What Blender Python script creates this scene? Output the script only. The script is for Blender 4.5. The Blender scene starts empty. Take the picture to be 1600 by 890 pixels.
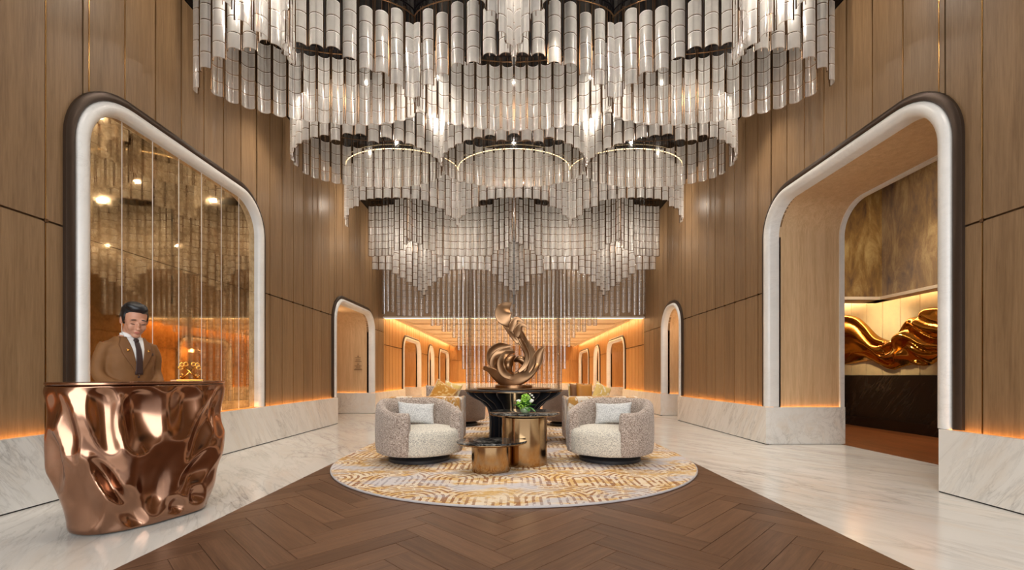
import bpy, math, random
from mathutils import Vector, Matrix, noise as mnoise
R = random.Random(7)
PI = math.pi
SC = bpy.context.scene
COL = SC.collection

# ------------------------------------------------------------------ camera, world, exposure
F, HOR, CX, H = 700.0, 586.0, 803.0, 1.15        # focal length in px, horizon, centre column, eye height
cam_d = bpy.data.cameras.new('camera')
cam_d.sensor_width = 36.0
cam_d.lens = 36.0 * F / 1600.0
cam_d.shift_x = -(CX - 800.0) / 1600.0
cam_d.shift_y = (HOR - 445.0) / 1600.0
cam_d.clip_end = 200
cam = bpy.data.objects.new('camera', cam_d)
cam.location = (0, 0, H)
cam.rotation_euler = (PI / 2, 0, 0)
COL.objects.link(cam)
SC.camera = cam

world = bpy.data.worlds.new('world')
SC.world = world
world.use_nodes = True
wb = world.node_tree.nodes['Background']
wb.inputs[0].default_value = (0.97, 0.985, 1.0, 1)
wb.inputs[1].default_value = 1.0

SC.view_settings.view_transform = 'Standard'
SC.view_settings.look = 'None'
SC.view_settings.exposure = 0.0
SC.view_settings.gamma = 1.0
SC.view_settings.use_curve_mapping = False
SC.cycles.use_denoising = True
SC.cycles.max_bounces = 6
SC.cycles.transparent_max_bounces = 11
SC.cycles.sample_clamp_indirect = 6.0
SC.cycles.caustics_reflective = False
SC.cycles.caustics_refractive = False

def spot(name, loc, power, size, color, blend=0.6, radius=0.12, to=None):
    l = bpy.data.lights.new(name, 'SPOT')
    l.energy = power; l.spot_size = math.radians(size); l.spot_blend = blend
    l.color = color; l.shadow_soft_size = radius
    o = bpy.data.objects.new(name, l); o.location = loc
    if to is not None:
        d = Vector(to) - Vector(loc)
        o.rotation_euler = d.to_track_quat('-Z', 'Y').to_euler()
    COL.objects.link(o); return o

def area(name, loc, power, sx, sy, color, to):
    l = bpy.data.lights.new(name, 'AREA')
    l.shape = 'RECTANGLE'; l.size = sx; l.size_y = sy; l.energy = power; l.color = color
    o = bpy.data.objects.new(name, l); o.location = loc
    d = Vector(to) - Vector(loc)
    o.rotation_euler = d.to_track_quat('-Z', 'Y').to_euler()
    COL.objects.link(o); return o

WARM = (1.0, 0.89, 0.76)
CEIL = 6.05
# downlights recessed in the black ceiling
for (x, y, p) in ((-1.35, 3.0, 110), (1.35, 3.0, 110), (-3.3, 3.2, 110), (3.3, 3.2, 110),
                  (0, 5.1, 150), (-2.7, 5.0, 90), (2.7, 5.0, 90),
                  (-1.35, 7.0, 150), (1.35, 7.0, 150), (-3.6, 7.4, 120), (3.6, 7.4, 120),
                  (0, 8.4, 120), (-3.4, 10.9, 120), (3.4, 10.9, 120), (0, 11.0, 110),
                  (-2.0, 13.6, 90), (2.0, 13.6, 90)):
    spot('downlight', (x, y, CEIL - 0.05), p*(1.0 if y < 4 else 1.45), 95, WARM, 0.8, 0.08)
spot('sculpture_spot', (0.6, 5.2, CEIL - 0.06), 160, 22, (1.0, 0.86, 0.68), 0.4, 0.06, to=(0, 7.9, 1.5))
spot('flower_spot', (-0.3, 4.2, CEIL - 0.06), 140, 26, (1.0, 0.88, 0.72), 0.4, 0.06, to=(0.1, 5.7, 0.5))
for y in (16.5, 19.5, 22.5, 25.5, 28.5):
    for x in (-2.6, 2.6):
        spot('corridor_fill', (x, y, 3.02), 200, 140, (1.0, 0.74, 0.46), 0.9, 0.1)  # unseen spots added to brighten the corridor
        spot('corridor_ceiling_fill', (x, y + 0.7, 0.05), 70, 130, (1.0, 0.74, 0.46), 0.9, 0.03, to=(x, y + 0.7, 3.0))  # added fill from below, lifts the dark corridor ceiling
# small lamps hidden between the glass curtains
for (x, y, z, p) in ((-1.35, 5.35, 5.75, 30), (1.35, 5.35, 5.75, 30), (-3.3, 5.35, 5.7, 30), (3.3, 5.35, 5.7, 30), (0, 6.25, 5.6, 34), (-2.7, 6.25, 5.6, 34), (2.7, 6.25, 5.6, 34),
                     (-1.35, 7.9, 5.7, 30), (1.35, 7.9, 5.7, 30), (0, 8.2, 5.6, 34), (-2.7, 8.2, 5.6, 34), (2.7, 8.2, 5.6, 34),
                     (0, 10.3, 5.6, 34), (-2.7, 10.3, 5.6, 34), (2.7, 10.3, 5.6, 34), (-1.35, 10.9, 5.4, 34), (1.35, 10.9, 5.4, 34), (-3.6, 11.2, 5.4, 30), (3.6, 11.2, 5.4, 30),
                     (-1.35, 13.3, 5.0, 40), (1.35, 13.3, 5.0, 40), (-3.4, 13.3, 5.0, 40), (3.4, 13.3, 5.0, 40)):
    l = bpy.data.lights.new('curtain_lamp', 'POINT'); l.energy = p*0.8; l.color = (1.0, 0.89, 0.76); l.shadow_soft_size = 0.025
    o = bpy.data.objects.new('curtain_lamp', l); o.location = (x, y, z); COL.objects.link(o)
# the glazed entrance behind the photographer
area('entrance_daylight', (0, -3.4, 2.9), 500, 7.6, 4.6, (0.95, 0.98, 1.0), (0, 6, 2.4))

# ------------------------------------------------------------------ helpers
class MB:
    def __init__(s):
        s.v = []; s.f = []; s.uv = None
    def box(s, x0, x1, y0, y1, z0, z1):
        b = len(s.v)
        s.v += [(x0,y0,z0),(x1,y0,z0),(x1,y1,z0),(x0,y1,z0),(x0,y0,z1),(x1,y0,z1),(x1,y1,z1),(x0,y1,z1)]
        s.f += [tuple(b+i for i in q) for q in ((0,3,2,1),(4,5,6,7),(0,1,5,4),(1,2,6,5),(2,3,7,6),(3,0,4,7))]
        return s
    def prism(s, pts, ext):
        b = len(s.v); n = len(pts); e = Vector(ext)
        s.v += [tuple(p) for p in pts] + [tuple(Vector(p) + e) for p in pts]
        s.f.append(tuple(b + i for i in reversed(range(n))))
        s.f.append(tuple(b + n + i for i in range(n)))
        for i in range(n):
            j = (i + 1) % n
            s.f.append((b+i, b+j, b+n+j, b+n+i))
        return s
    def loft(s, rings, cap=True, closed=False):
        b = len(s.v); n = len(rings[0]); m = len(rings)
        for r in rings: s.v += [tuple(p) for p in r]
        for k in range(m if closed else m - 1):
            k2 = (k + 1) % m
            for i in range(n):
                j = (i + 1) % n
                s.f.append((b+k*n+i, b+k*n+j, b+k2*n+j, b+k2*n+i))
        if cap and not closed:
            s.f.append(tuple(b + i for i in reversed(range(n))))
            s.f.append(tuple(b + (m-1)*n + i for i in range(n)))
        return s
    def open_loft(s, rows, closed_path=False):
        b = len(s.v); n = len(rows[0]); m = len(rows)
        for r in rows: s.v += [tuple(p) for p in r]
        for k in range(m if closed_path else m - 1):
            k2 = (k + 1) % m
            for i in range(n - 1):
                s.f.append((b+k*n+i, b+k*n+i+1, b+k2*n+i+1, b+k2*n+i))
        return s
    def lathe(s, prof, c=(0,0,0), seg=40):
        rings = [[(c[0]+r*math.cos(2*PI*i/seg), c[1]+r*math.sin(2*PI*i/seg), c[2]+z) for i in range(seg)] for r, z in prof]
        return s.loft(rings)
    def tube(s, pts, r, seg=8, flat=None):
        rings = []; n = len(pts); pts = [Vector(p) for p in pts]
        up = Vector((0, 0, 1)); prev = None
        for i, p in enumerate(pts):
            t = (pts[min(i+1, n-1)] - pts[max(i-1, 0)]).normalized()
            if prev is None:
                a = up if abs(t.dot(up)) < 0.95 else Vector((1, 0, 0))
                u = (a - t * a.dot(t)).normalized()
            else:
                u = (prev - t * prev.dot(t)).normalized()
            prev = u; w = t.cross(u)
            rr = r[i] if isinstance(r, (list, tuple)) else r
            rings.append([p + u * (rr*math.cos(2*PI*k/seg)) + w * (rr*math.sin(2*PI*k/seg)) for k in range(seg)])
        return s.loft(rings)
    def ellipsoid(s, c, rx, ry, rz, seg=24, rows=14, M=None):
        rings = []
        for k in range(rows + 1):
            ph = -PI/2 + PI * k / rows
            rr = max(math.cos(ph), 0.02)
            ring = []
            for i in range(seg):
                a = 2*PI*i/seg
                p = Vector((rx*rr*math.cos(a), ry*rr*math.sin(a), rz*math.sin(ph)))
                if M is not None: p = M @ p
                ring.append(p + Vector(c))
            rings.append(ring)
        return s.loft(rings)
    def mesh(s, name):
        me = bpy.data.meshes.new(name)
        me.from_pydata([tuple(v) for v in s.v], [], s.f)
        if s.uv is not None:
            l = me.uv_layers.new(name='uv')
            for poly in me.polygons:
                for li in poly.loop_indices:
                    l.data[li].uv = s.uv[me.loops[li].vertex_index]
        me.update()
        return me
    def build(s, name, mat, parent=None, smooth=False, local=False, bevel=0, subsurf=0):
        if parent is not None and not local:
            L = parent.location
            s.v = [(p[0]-L[0], p[1]-L[1], p[2]-L[2]) for p in s.v]
        me = s.mesh(name)
        me.materials.append(mat)
        o = bpy.data.objects.new(name, me)
        COL.objects.link(o)
        if parent is not None: o.parent = parent
        if smooth:
            for p in me.polygons: p.use_smooth = True
        if bevel:
            m = o.modifiers.new('bevel', 'BEVEL'); m.width = bevel; m.segments = 2; m.limit_method = 'ANGLE'
        if subsurf:
            m = o.modifiers.new('subsurf', 'SUBSURF'); m.levels = subsurf; m.render_levels = subsurf
        return o

def fix_normals(o):
    import bmesh
    bm = bmesh.new(); bm.from_mesh(o.data)
    bmesh.ops.recalc_face_normals(bm, faces=bm.faces)
    bm.to_mesh(o.data); bm.free()
    return o

def smooth_angle(o, deg=35):
    for p in o.data.polygons: p.use_smooth = True
    try: o.data.set_sharp_from_angle(angle=math.radians(deg))
    except Exception: pass
    return o

def tag(o, label, cat, group=None, kind=None):
    o['label'] = label; o['category'] = cat
    if group: o['group'] = group
    if kind: o['kind'] = kind
    return o

def struct(o, label=None, cat=None):
    o['kind'] = 'structure'
    if label: o['label'] = label
    if cat: o['category'] = cat
    return o

def empty(name, loc, rz=0):
    o = bpy.data.objects.new(name, None); o.location = loc; o.rotation_euler = (0, 0, rz)
    o.empty_display_size = 0.1
    COL.objects.link(o); return o

def smoothstep(a, b, x):
    t = min(1, max(0, (x - a) / (b - a))); return t*t*(3 - 2*t)

def spline(pts, n):
    """Catmull-Rom through pts (tuples of any length), n samples."""
    P = [Vector(p) if len(p) <= 4 else p for p in pts]
    m = len(pts) - 1; out = []
    for k in range(n):
        t = k / (n - 1) * m
        i = min(int(t), m - 1); f = t - i
        p0, p1, p2, p3 = (pts[max(i-1, 0)], pts[i], pts[i+1], pts[min(i+2, m)])
        out.append(tuple(0.5*((2*b) + (-a+c)*f + (2*a-5*b+4*c-d)*f*f + (-a+3*b-3*c+d)*f**3) for a, b, c, d in zip(p0, p1, p2, p3)))
    return out

# ------------------------------------------------------------------ materials
class NT:
    def __init__(s, name):
        s.m = bpy.data.materials.new(name); s.m.use_nodes = True
        s.t = s.m.node_tree; s.t.nodes.clear()
        s.out = s.t.nodes.new('ShaderNodeOutputMaterial')
    def n(s, typ, **kw):
        nd = s.t.nodes.new(typ)
        for k, v in kw.items():
            if k.startswith('i_'):
                key = k[2:]
                nd.inputs[int(key) if key.isdigit() else key.replace('_', ' ')].default_value = v
            else: setattr(nd, k, v)
        return nd
    def l(s, a, b): s.t.links.new(a, b)
    def math(s, op, a, b=None, c=None):
        nd = s.t.nodes.new('ShaderNodeMath'); nd.operation = op
        for i, x in enumerate((a, b, c)):
            if x is None: continue
            if isinstance(x, (int, float)): nd.inputs[i].default_value = x
            else: s.l(x, nd.inputs[i])
        return nd.outputs[0]
    def ramp(s, fac, stops, interp='LINEAR'):
        nd = s.t.nodes.new('ShaderNodeValToRGB'); e = nd.color_ramp.elements
        nd.color_ramp.interpolation = interp
        while len(e) < len(stops): e.new(0.5)
        for i, (p, c) in enumerate(stops):
            e[i].position = p; e[i].color = (*c, 1) if len(c) == 3 else c
        s.l(fac, nd.inputs[0]); return nd.outputs[0]
    def mix(s, fac, a, b, blend='MIX'):
        nd = s.t.nodes.new('ShaderNodeMix'); nd.data_type = 'RGBA'; nd.blend_type = blend
        for sock, x in ((nd.inputs[0], fac), (nd.inputs[6], a), (nd.inputs[7], b)):
            if isinstance(x, (int, float)): sock.default_value = x
            elif isinstance(x, tuple): sock.default_value = (*x, 1) if len(x) == 3 else x
            else: s.l(x, sock)
        return nd.outputs[2]
    def pos(s): return s.n('ShaderNodeNewGeometry').outputs['Position']
    def obj(s): return s.n('ShaderNodeTexCoord').outputs['Object']
    def mapping(s, vec, scale=(1,1,1), rot=(0,0,0), loc=(0,0,0)):
        nd = s.n('ShaderNodeMapping'); s.l(vec, nd.inputs[0])
        nd.inputs[1].default_value = loc; nd.inputs[2].default_value = rot; nd.inputs[3].default_value = scale
        return nd.outputs[0]
    def noise(s, vec, scale, detail=4, rough=0.55, dist=0.0):
        nd = s.n('ShaderNodeTexNoise'); s.l(vec, nd.inputs['Vector'])
        nd.inputs['Scale'].default_value = scale; nd.inputs['Detail'].default_value = detail
        nd.inputs['Roughness'].default_value = rough; nd.inputs['Distortion'].default_value = dist
        return nd.outputs[0]
    def bump(s, h, strength=0.2, dist=0.01):
        nd = s.n('ShaderNodeBump'); s.l(h, nd.inputs['Height'])
        nd.inputs['Strength'].default_value = strength; nd.inputs['Distance'].default_value = dist
        return nd.outputs[0]
    def bsdf(s, color, rough=0.5, metal=0.0, normal=None, spec=0.5, coat=0.0, sheen=0.0, trans=0.0):
        nd = s.n('ShaderNodeBsdfPrincipled')
        for key, x in (('Base Color', color), ('Roughness', rough), ('Metallic', metal), ('Specular IOR Level', spec),
                       ('Coat Weight', coat), ('Sheen Weight', sheen), ('Transmission Weight', trans)):
            if isinstance(x, (int, float)): nd.inputs[key].default_value = x
            elif isinstance(x, tuple): nd.inputs[key].default_value = (*x, 1) if len(x) == 3 else x
            else: s.l(x, nd.inputs[key])
        if normal is not None: s.l(normal, nd.inputs['Normal'])
        s.l(nd.outputs[0], s.out.inputs[0])
        return nd

def srgb(r, g, b):
    f = lambda c: (c/255/12.92) if c/255 <= 0.04045 else ((c/255+0.055)/1.055)**2.4
    return (f(r), f(g), f(b))

def plain(name, color, rough=0.5, metal=0.0, spec=0.5, coat=0.0):
    t = NT(name); p = t.pos()
    n = t.noise(p, 9.0, 3)
    c = t.mix(n, tuple(x*0.86 for x in color), tuple(min(1, x*1.1) for x in color))
    t.bsdf(c, rough, metal, spec=spec, coat=coat); return t.m

def emit(name, color, strength):
    t = NT(name)
    e = t.n('ShaderNodeEmission'); e.inputs[0].default_value = (*color, 1); e.inputs[1].default_value = strength
    t.l(e.outputs[0], t.out.inputs[0]); return t.m

def wood(name, dark, light, vec='pos', scale=(14, 14, 0.7), rough=0.42, rand=0.12, bump=0.05):
    t = NT(name); p = t.pos() if vec == 'pos' else t.obj()
    oi = t.n('ShaderNodeObjectInfo').outputs['Random']
    off = t.n('ShaderNodeVectorMath', operation='ADD'); t.l(p, off.inputs[0])
    cmb = t.n('ShaderNodeCombineXYZ'); t.l(t.math('MULTIPLY', oi, 7.0), cmb.inputs[0]); t.l(t.math('MULTIPLY', oi, 3.0), cmb.inputs[1])
    t.l(cmb.outputs[0], off.inputs[1])
    q = t.mapping(off.outputs[0], scale)
    fine = t.noise(q, 5.0, 6, 0.65, 0.4)
    broad = t.noise(q, 0.9, 3, 0.5, 0.8)
    f = t.math('ADD', t.math('MULTIPLY', fine, 0.55), t.math('MULTIPLY', broad, 0.45))
    f = t.math('ADD', f, t.math('MULTIPLY', t.math('SUBTRACT', oi, 0.5), rand))
    c = t.ramp(f, [(0.28, dark), (0.72, light)])
    t.bsdf(c, rough, 0, t.bump(fine, bump, 0.003), spec=0.25); return t.m

def marble(name, base, vein, rot=(0, 0, 0), scale=1.0, amt=0.75, rough=0.18, gold=None, stretch=(0.55, 2.6, 2.6), spec=0.5):
    t = NT(name); p = t.mapping(t.pos(), (scale,)*3, rot)
    q = t.mapping(p, stretch)
    n1 = t.noise(q, 1.1, 8, 0.62, 1.6)
    v1 = t.math('ABSOLUTE', t.math('SUBTRACT', n1, 0.5))
    v1 = t.ramp(v1, [(0.0, (1,1,1)), (0.02, (0.25,)*3), (0.06, (0,0,0))])
    n2 = t.noise(q, 2.7, 8, 0.6, 0.9)
    v2 = t.ramp(t.math('ABSOLUTE', t.math('SUBTRACT', n2, 0.52)), [(0.0, (0.6,)*3), (0.03, (0,0,0))])
    mask = t.ramp(t.noise(p, 0.9, 3), [(0.38, (0.08,)*3), (0.65, (1,1,1))])
    f = t.math('MULTIPLY', t.math('MULTIPLY', t.math('ADD', v1, v2), mask), amt)
    cloud = t.noise(q, 0.8, 5, 0.6, 0.6)
    b = t.mix(cloud, tuple(x*0.83 for x in base), tuple(min(1, x*1.08) for x in base))
    if gold: b = t.mix(t.math('MULTIPLY', t.ramp(n2, [(0.5, (0,0,0)), (0.75, (1,1,1))]), 0.35), b, gold)
    c = t.mix(f, b, vein)
    t.bsdf(c, rough, spec=spec); return t.m

def fabric(name, c1, c2, c3, scale=160, rough=0.95, bump=0.5):
    t = NT(name); p = t.obj()
    vor = t.n('ShaderNodeTexVoronoi'); t.l(t.mapping(p, (1, 1, 1.5)), vor.inputs['Vector']); vor.inputs['Scale'].default_value = scale
    f = t.n('ShaderNodeSeparateColor'); t.l(vor.outputs['Color'], f.inputs[0])
    c = t.ramp(f.outputs[0], [(0.0, c1), (0.45, c2), (0.8, c3)], 'LINEAR')
    t.bsdf(c, rough, 0, t.bump(vor.outputs['Distance'], bump, 0.006), spec=0.2, sheen=0.3); return t.m

M = {}
M['oak'] = wood('oak_panel', srgb(114, 88, 61), srgb(155, 125, 92))
M['oak_pale'] = wood('pale_oak_lining', srgb(188, 152, 112), srgb(226, 196, 156))
M['oak_deep'] = wood('corridor_oak', srgb(158, 110, 62), srgb(206, 158, 100))
M['parquet'] = wood('parquet_plank', srgb(80, 56, 41), srgb(128, 95, 72), 'obj', (0.8, 16, 16), 0.34, 0.2, 0.08)
M['parquet_base'] = plain('parquet_joint', srgb(96, 66, 46), 0.5)
M['room_floor'] = wood('reddish_wood_floor', srgb(96, 54, 28), srgb(160, 96, 52), 'pos', (6, 0.7, 6), 0.35)
M['marble_floor'] = marble('white_marble_floor', srgb(232, 228, 222), srgb(140, 132, 126), (0, 0, 0.95), 0.55, 0.5, 0.16, srgb(206, 180, 150))
M['marble_plinth'] = marble('white_marble_plinth', srgb(236, 233, 227), srgb(140, 133, 126), (0.95, 0.0, 0.0), 0.8, 0.42, 0.25, srgb(210, 190, 165), (2.6, 0.45, 3.0))
M['bead'] = marble('pale_marble_bead', srgb(232, 229, 224), srgb(196, 192, 186), (0.3, 0.2, 0), 1.2, 0.35, 0.3)
M['marble_black'] = marble('black_marble', (0.006, 0.006, 0.007), (0.75, 0.72, 0.66), (0.4, 0.2, 0.9), 1.0, 0.35, 0.08, spec=0.25)
M['marble_dark'] = marble('dark_brown_marble', (0.018, 0.011, 0.008), (0.30, 0.22, 0.15), (0.9, 0.0, 0.0), 0.7, 0.14, 0.15, None, (2.6, 0.5, 2.6))
M['bronze_dark'] = plain('dark_bronze_band', srgb(72, 58, 48), 0.38, 0.6)
M['black_gloss'] = plain('black_gloss_ceiling', (0.003, 0.003, 0.004), 0.10, spec=0.18)
M['black_matte'] = plain('black_lacquer', (0.016, 0.017, 0.021), 0.30)
M['shadow_black'] = plain('painted_shadow_line', (0.01, 0.008, 0.006), 0.7)  # near-black colour for the shadow line below the plinth
M['brass'] = plain('brass_inlay', srgb(186, 140, 84), 0.28, 1.0)
M['brass_dark'] = plain('dark_brass_rod', srgb(96, 70, 46), 0.35, 0.9)
M['white_trim'] = plain('white_painted_edge', srgb(238, 234, 228), 0.4)
M['cream'] = plain('cream_ceiling_paint', srgb(238, 214, 180), 0.6)
M['cream_leather'] = plain('cream_wall_leather', srgb(232, 206, 160), 0.5)
M['greige'] = wood('greige_back_wall', srgb(150, 122, 94), srgb(176, 148, 118), 'pos', (8, 8, 0.5), 0.5)
M['led'] = emit('amber_led', (1.0, 0.47, 0.13), 22.0)
M['led_cove'] = emit('warm_cove_led', (1.0, 0.69, 0.36), 28.0)
M['led_white'] = emit('warm_white_led', (1.0, 0.72, 0.42), 26.0)
M['led_rail'] = emit('golden_rail_led', (1.0, 0.70, 0.36), 5.0)
# ------------------------------------------------------------------ the shell
XW, XP, PH, SEAM = 4.30, 4.19, 0.62, 2.57
YB, YF, YE = -3.2, 14.8, 30.0          # entrance line, mezzanine front, far end
HALF = 2.355                           # half width of the parquet lane

class Opening:
    def __init__(s, y0, y1, zt, r): s.y0, s.y1, s.zt, s.r = y0, y1, zt, r
    def z(s, y):
        r = s.r
        if y < s.y0 + r: d = s.y0 + r - y
        elif y > s.y1 - r: d = y - (s.y1 - r)
        else: return s.zt
        return s.zt - r + math.sqrt(max(0, r*r - d*d))
    def path(s, zb=0.0, n=14):
        """points (y, z, ny, nz) up one side, over and down the other"""
        r = s.r; P = [(s.y0, zb, -1, 0)]
        for k in range(n + 1):
            a = PI - PI/2*k/n
            P.append((s.y0 + r + r*math.cos(a), s.zt - r + r*math.sin(a), math.cos(a), math.sin(a)))
        for k in range(n + 1):
            a = PI/2 - PI/2*k/n
            P.append((s.y1 - r + r*math.cos(a), s.zt - r + r*math.sin(a), math.cos(a), math.sin(a)))
        P.append((s.y1, zb, 1, 0))
        return P

BIG = Opening(4.47, 7.50, 3.98, 0.52)
L2 = Opening(10.72, 13.60, 2.96, 0.50)
R2 = Opening(11.52, 12.84, 3.00, 0.56)
N1 = Opening(17.35, 20.4, 2.58, 0.45)
N2 = Opening(22.4, 23.8, 2.58, 0.6)
N3 = Opening(25.7, 29.2, 2.58, 0.45)
OPEN = {-1: [L2, N1, N2, N3], 1: [BIG, R2, N1, N2, N3]}
FRAMED = {-1: [BIG, L2, N1, N2, N3], 1: [BIG, R2, N1, N2, N3]}

# --- floors
fl = struct(MB().box(-8.3, 8.3, YB, YE + 0.3, -0.1, 0.0).build('floor', M['marble_floor']), 'veined white marble floor of the hall', 'floor')
pq = struct(MB().box(-HALF, HALF, YB, 12.5, -0.02, 0.004).build('floor_parquet', M['parquet_base']), 'dark herringbone parquet lane down the middle of the hall', 'parquet')
struct(MB().box(5.46, 8.0, 2.2, 13.0, -0.02, 0.004).build('floor_lounge', M['room_floor']), 'reddish wood floor of the side lounge', 'floor')
RUG_R, RUG_Y0, RUG_Y1 = 2.33, 6.165, 10.3

def clip(poly, axis, val, keep_less):
    out = []; n = len(poly)
    for i in range(n):
        a, b = poly[i], poly[(i+1) % n]
        ia = (a[axis] <= val) == keep_less; ib = (b[axis] <= val) == keep_less
        if ia: out.append(a)
        if ia != ib:
            t = (val - a[axis]) / (b[axis] - a[axis])
            out.append((a[0] + t*(b[0]-a[0]), a[1] + t*(b[1]-a[1])))
    return out

pw, pn = 0.19, 5
c45 = math.sqrt(0.5)
def rot45(u, v): return ((u - v) * c45 * pw, (u + v) * c45 * pw)
full_plank = {}
def plank(u0, v0, horiz):
    du, dv = (pn, 1) if horiz else (1, pn)
    g = 0.012
    loc = [(u0+g, v0+g), (u0+du-g, v0+g), (u0+du-g, v0+dv-g), (u0+g, v0+dv-g)]
    w = [rot45(*p) for p in loc]
    w = [(x, y + 0.9) for x, y in w]
    cl = clip(clip(w, 0, HALF - 0.002, True), 0, -HALF + 0.002, False)
    cl = clip(clip(cl, 1, 1.4, False), 1, 8.6, True) if len(cl) > 2 else []
    if len(cl) < 3: return
    def in_rug(x, y):
        yy = max(0, RUG_Y0 - y) if y < RUG_Y1 else y - RUG_Y1
        return math.hypot(x, yy) < RUG_R - 0.05
    if all(in_rug(*p) for p in cl): return
    cx, cy = w[0]; ang = PI/4 if horiz else 3*PI/4
    if not horiz: cx, cy = w[1]
    ca, sa = math.cos(-ang), math.sin(-ang)
    loc2 = [((x-cx)*ca - (y-cy)*sa, (x-cx)*sa + (y-cy)*ca) for x, y in cl]
    if cl == w and horiz in full_plank:
        me = full_plank[horiz]
    else:
        mb = MB().prism([(x, y, 0.0) for x, y in loc2], (0, 0, 0.012)); me = mb.mesh('plank'); me.materials.append(M['parquet'])
        if cl == w: full_plank[horiz] = me
    o = bpy.data.objects.new('plank', me); COL.objects.link(o)
    o.parent = pq; o.location = (cx, cy, 0.004 - 0.008 + 0.002 * R.random()); o.rotation_euler = (0, 0, ang)
for T in range(-4, 5):
    for k in range(-40, 70):
        ou, ov = T*(pn+1) + k, T*(1-pn) + k
        plank(ou, ov, True)
        plank(ou + pn, ov + 1 - pn, False)

# --- panelled side walls
GRID0, GW = 4.115, 0.42
def cut_points(y0, y1, side):
    ys = {y0, y1}
    k = math.ceil((y0 - GRID0) / GW)
    while GRID0 + k*GW < y1:
        ys.add(round(GRID0 + k*GW, 4)); k += 1
    for o in FRAMED[side]:
        for y in (o.y0, o.y1):
            if y0 < y < y1: ys.add(y)
    return sorted(ys)
def inside(ym, ops):
    for o in ops:
        if o.y0 < ym < o.y1: return o
    return None
def panel_poly(a, b, o, ztop, g=0.0):
    pts = [(b - g, ztop), (a + g, ztop)]
    n = 8
    low = [(a + g + (b - a - 2*g)*i/n, o.z(a + g + (b - a - 2*g)*i/n)) for i in range(n + 1)]
    return pts + low

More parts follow.
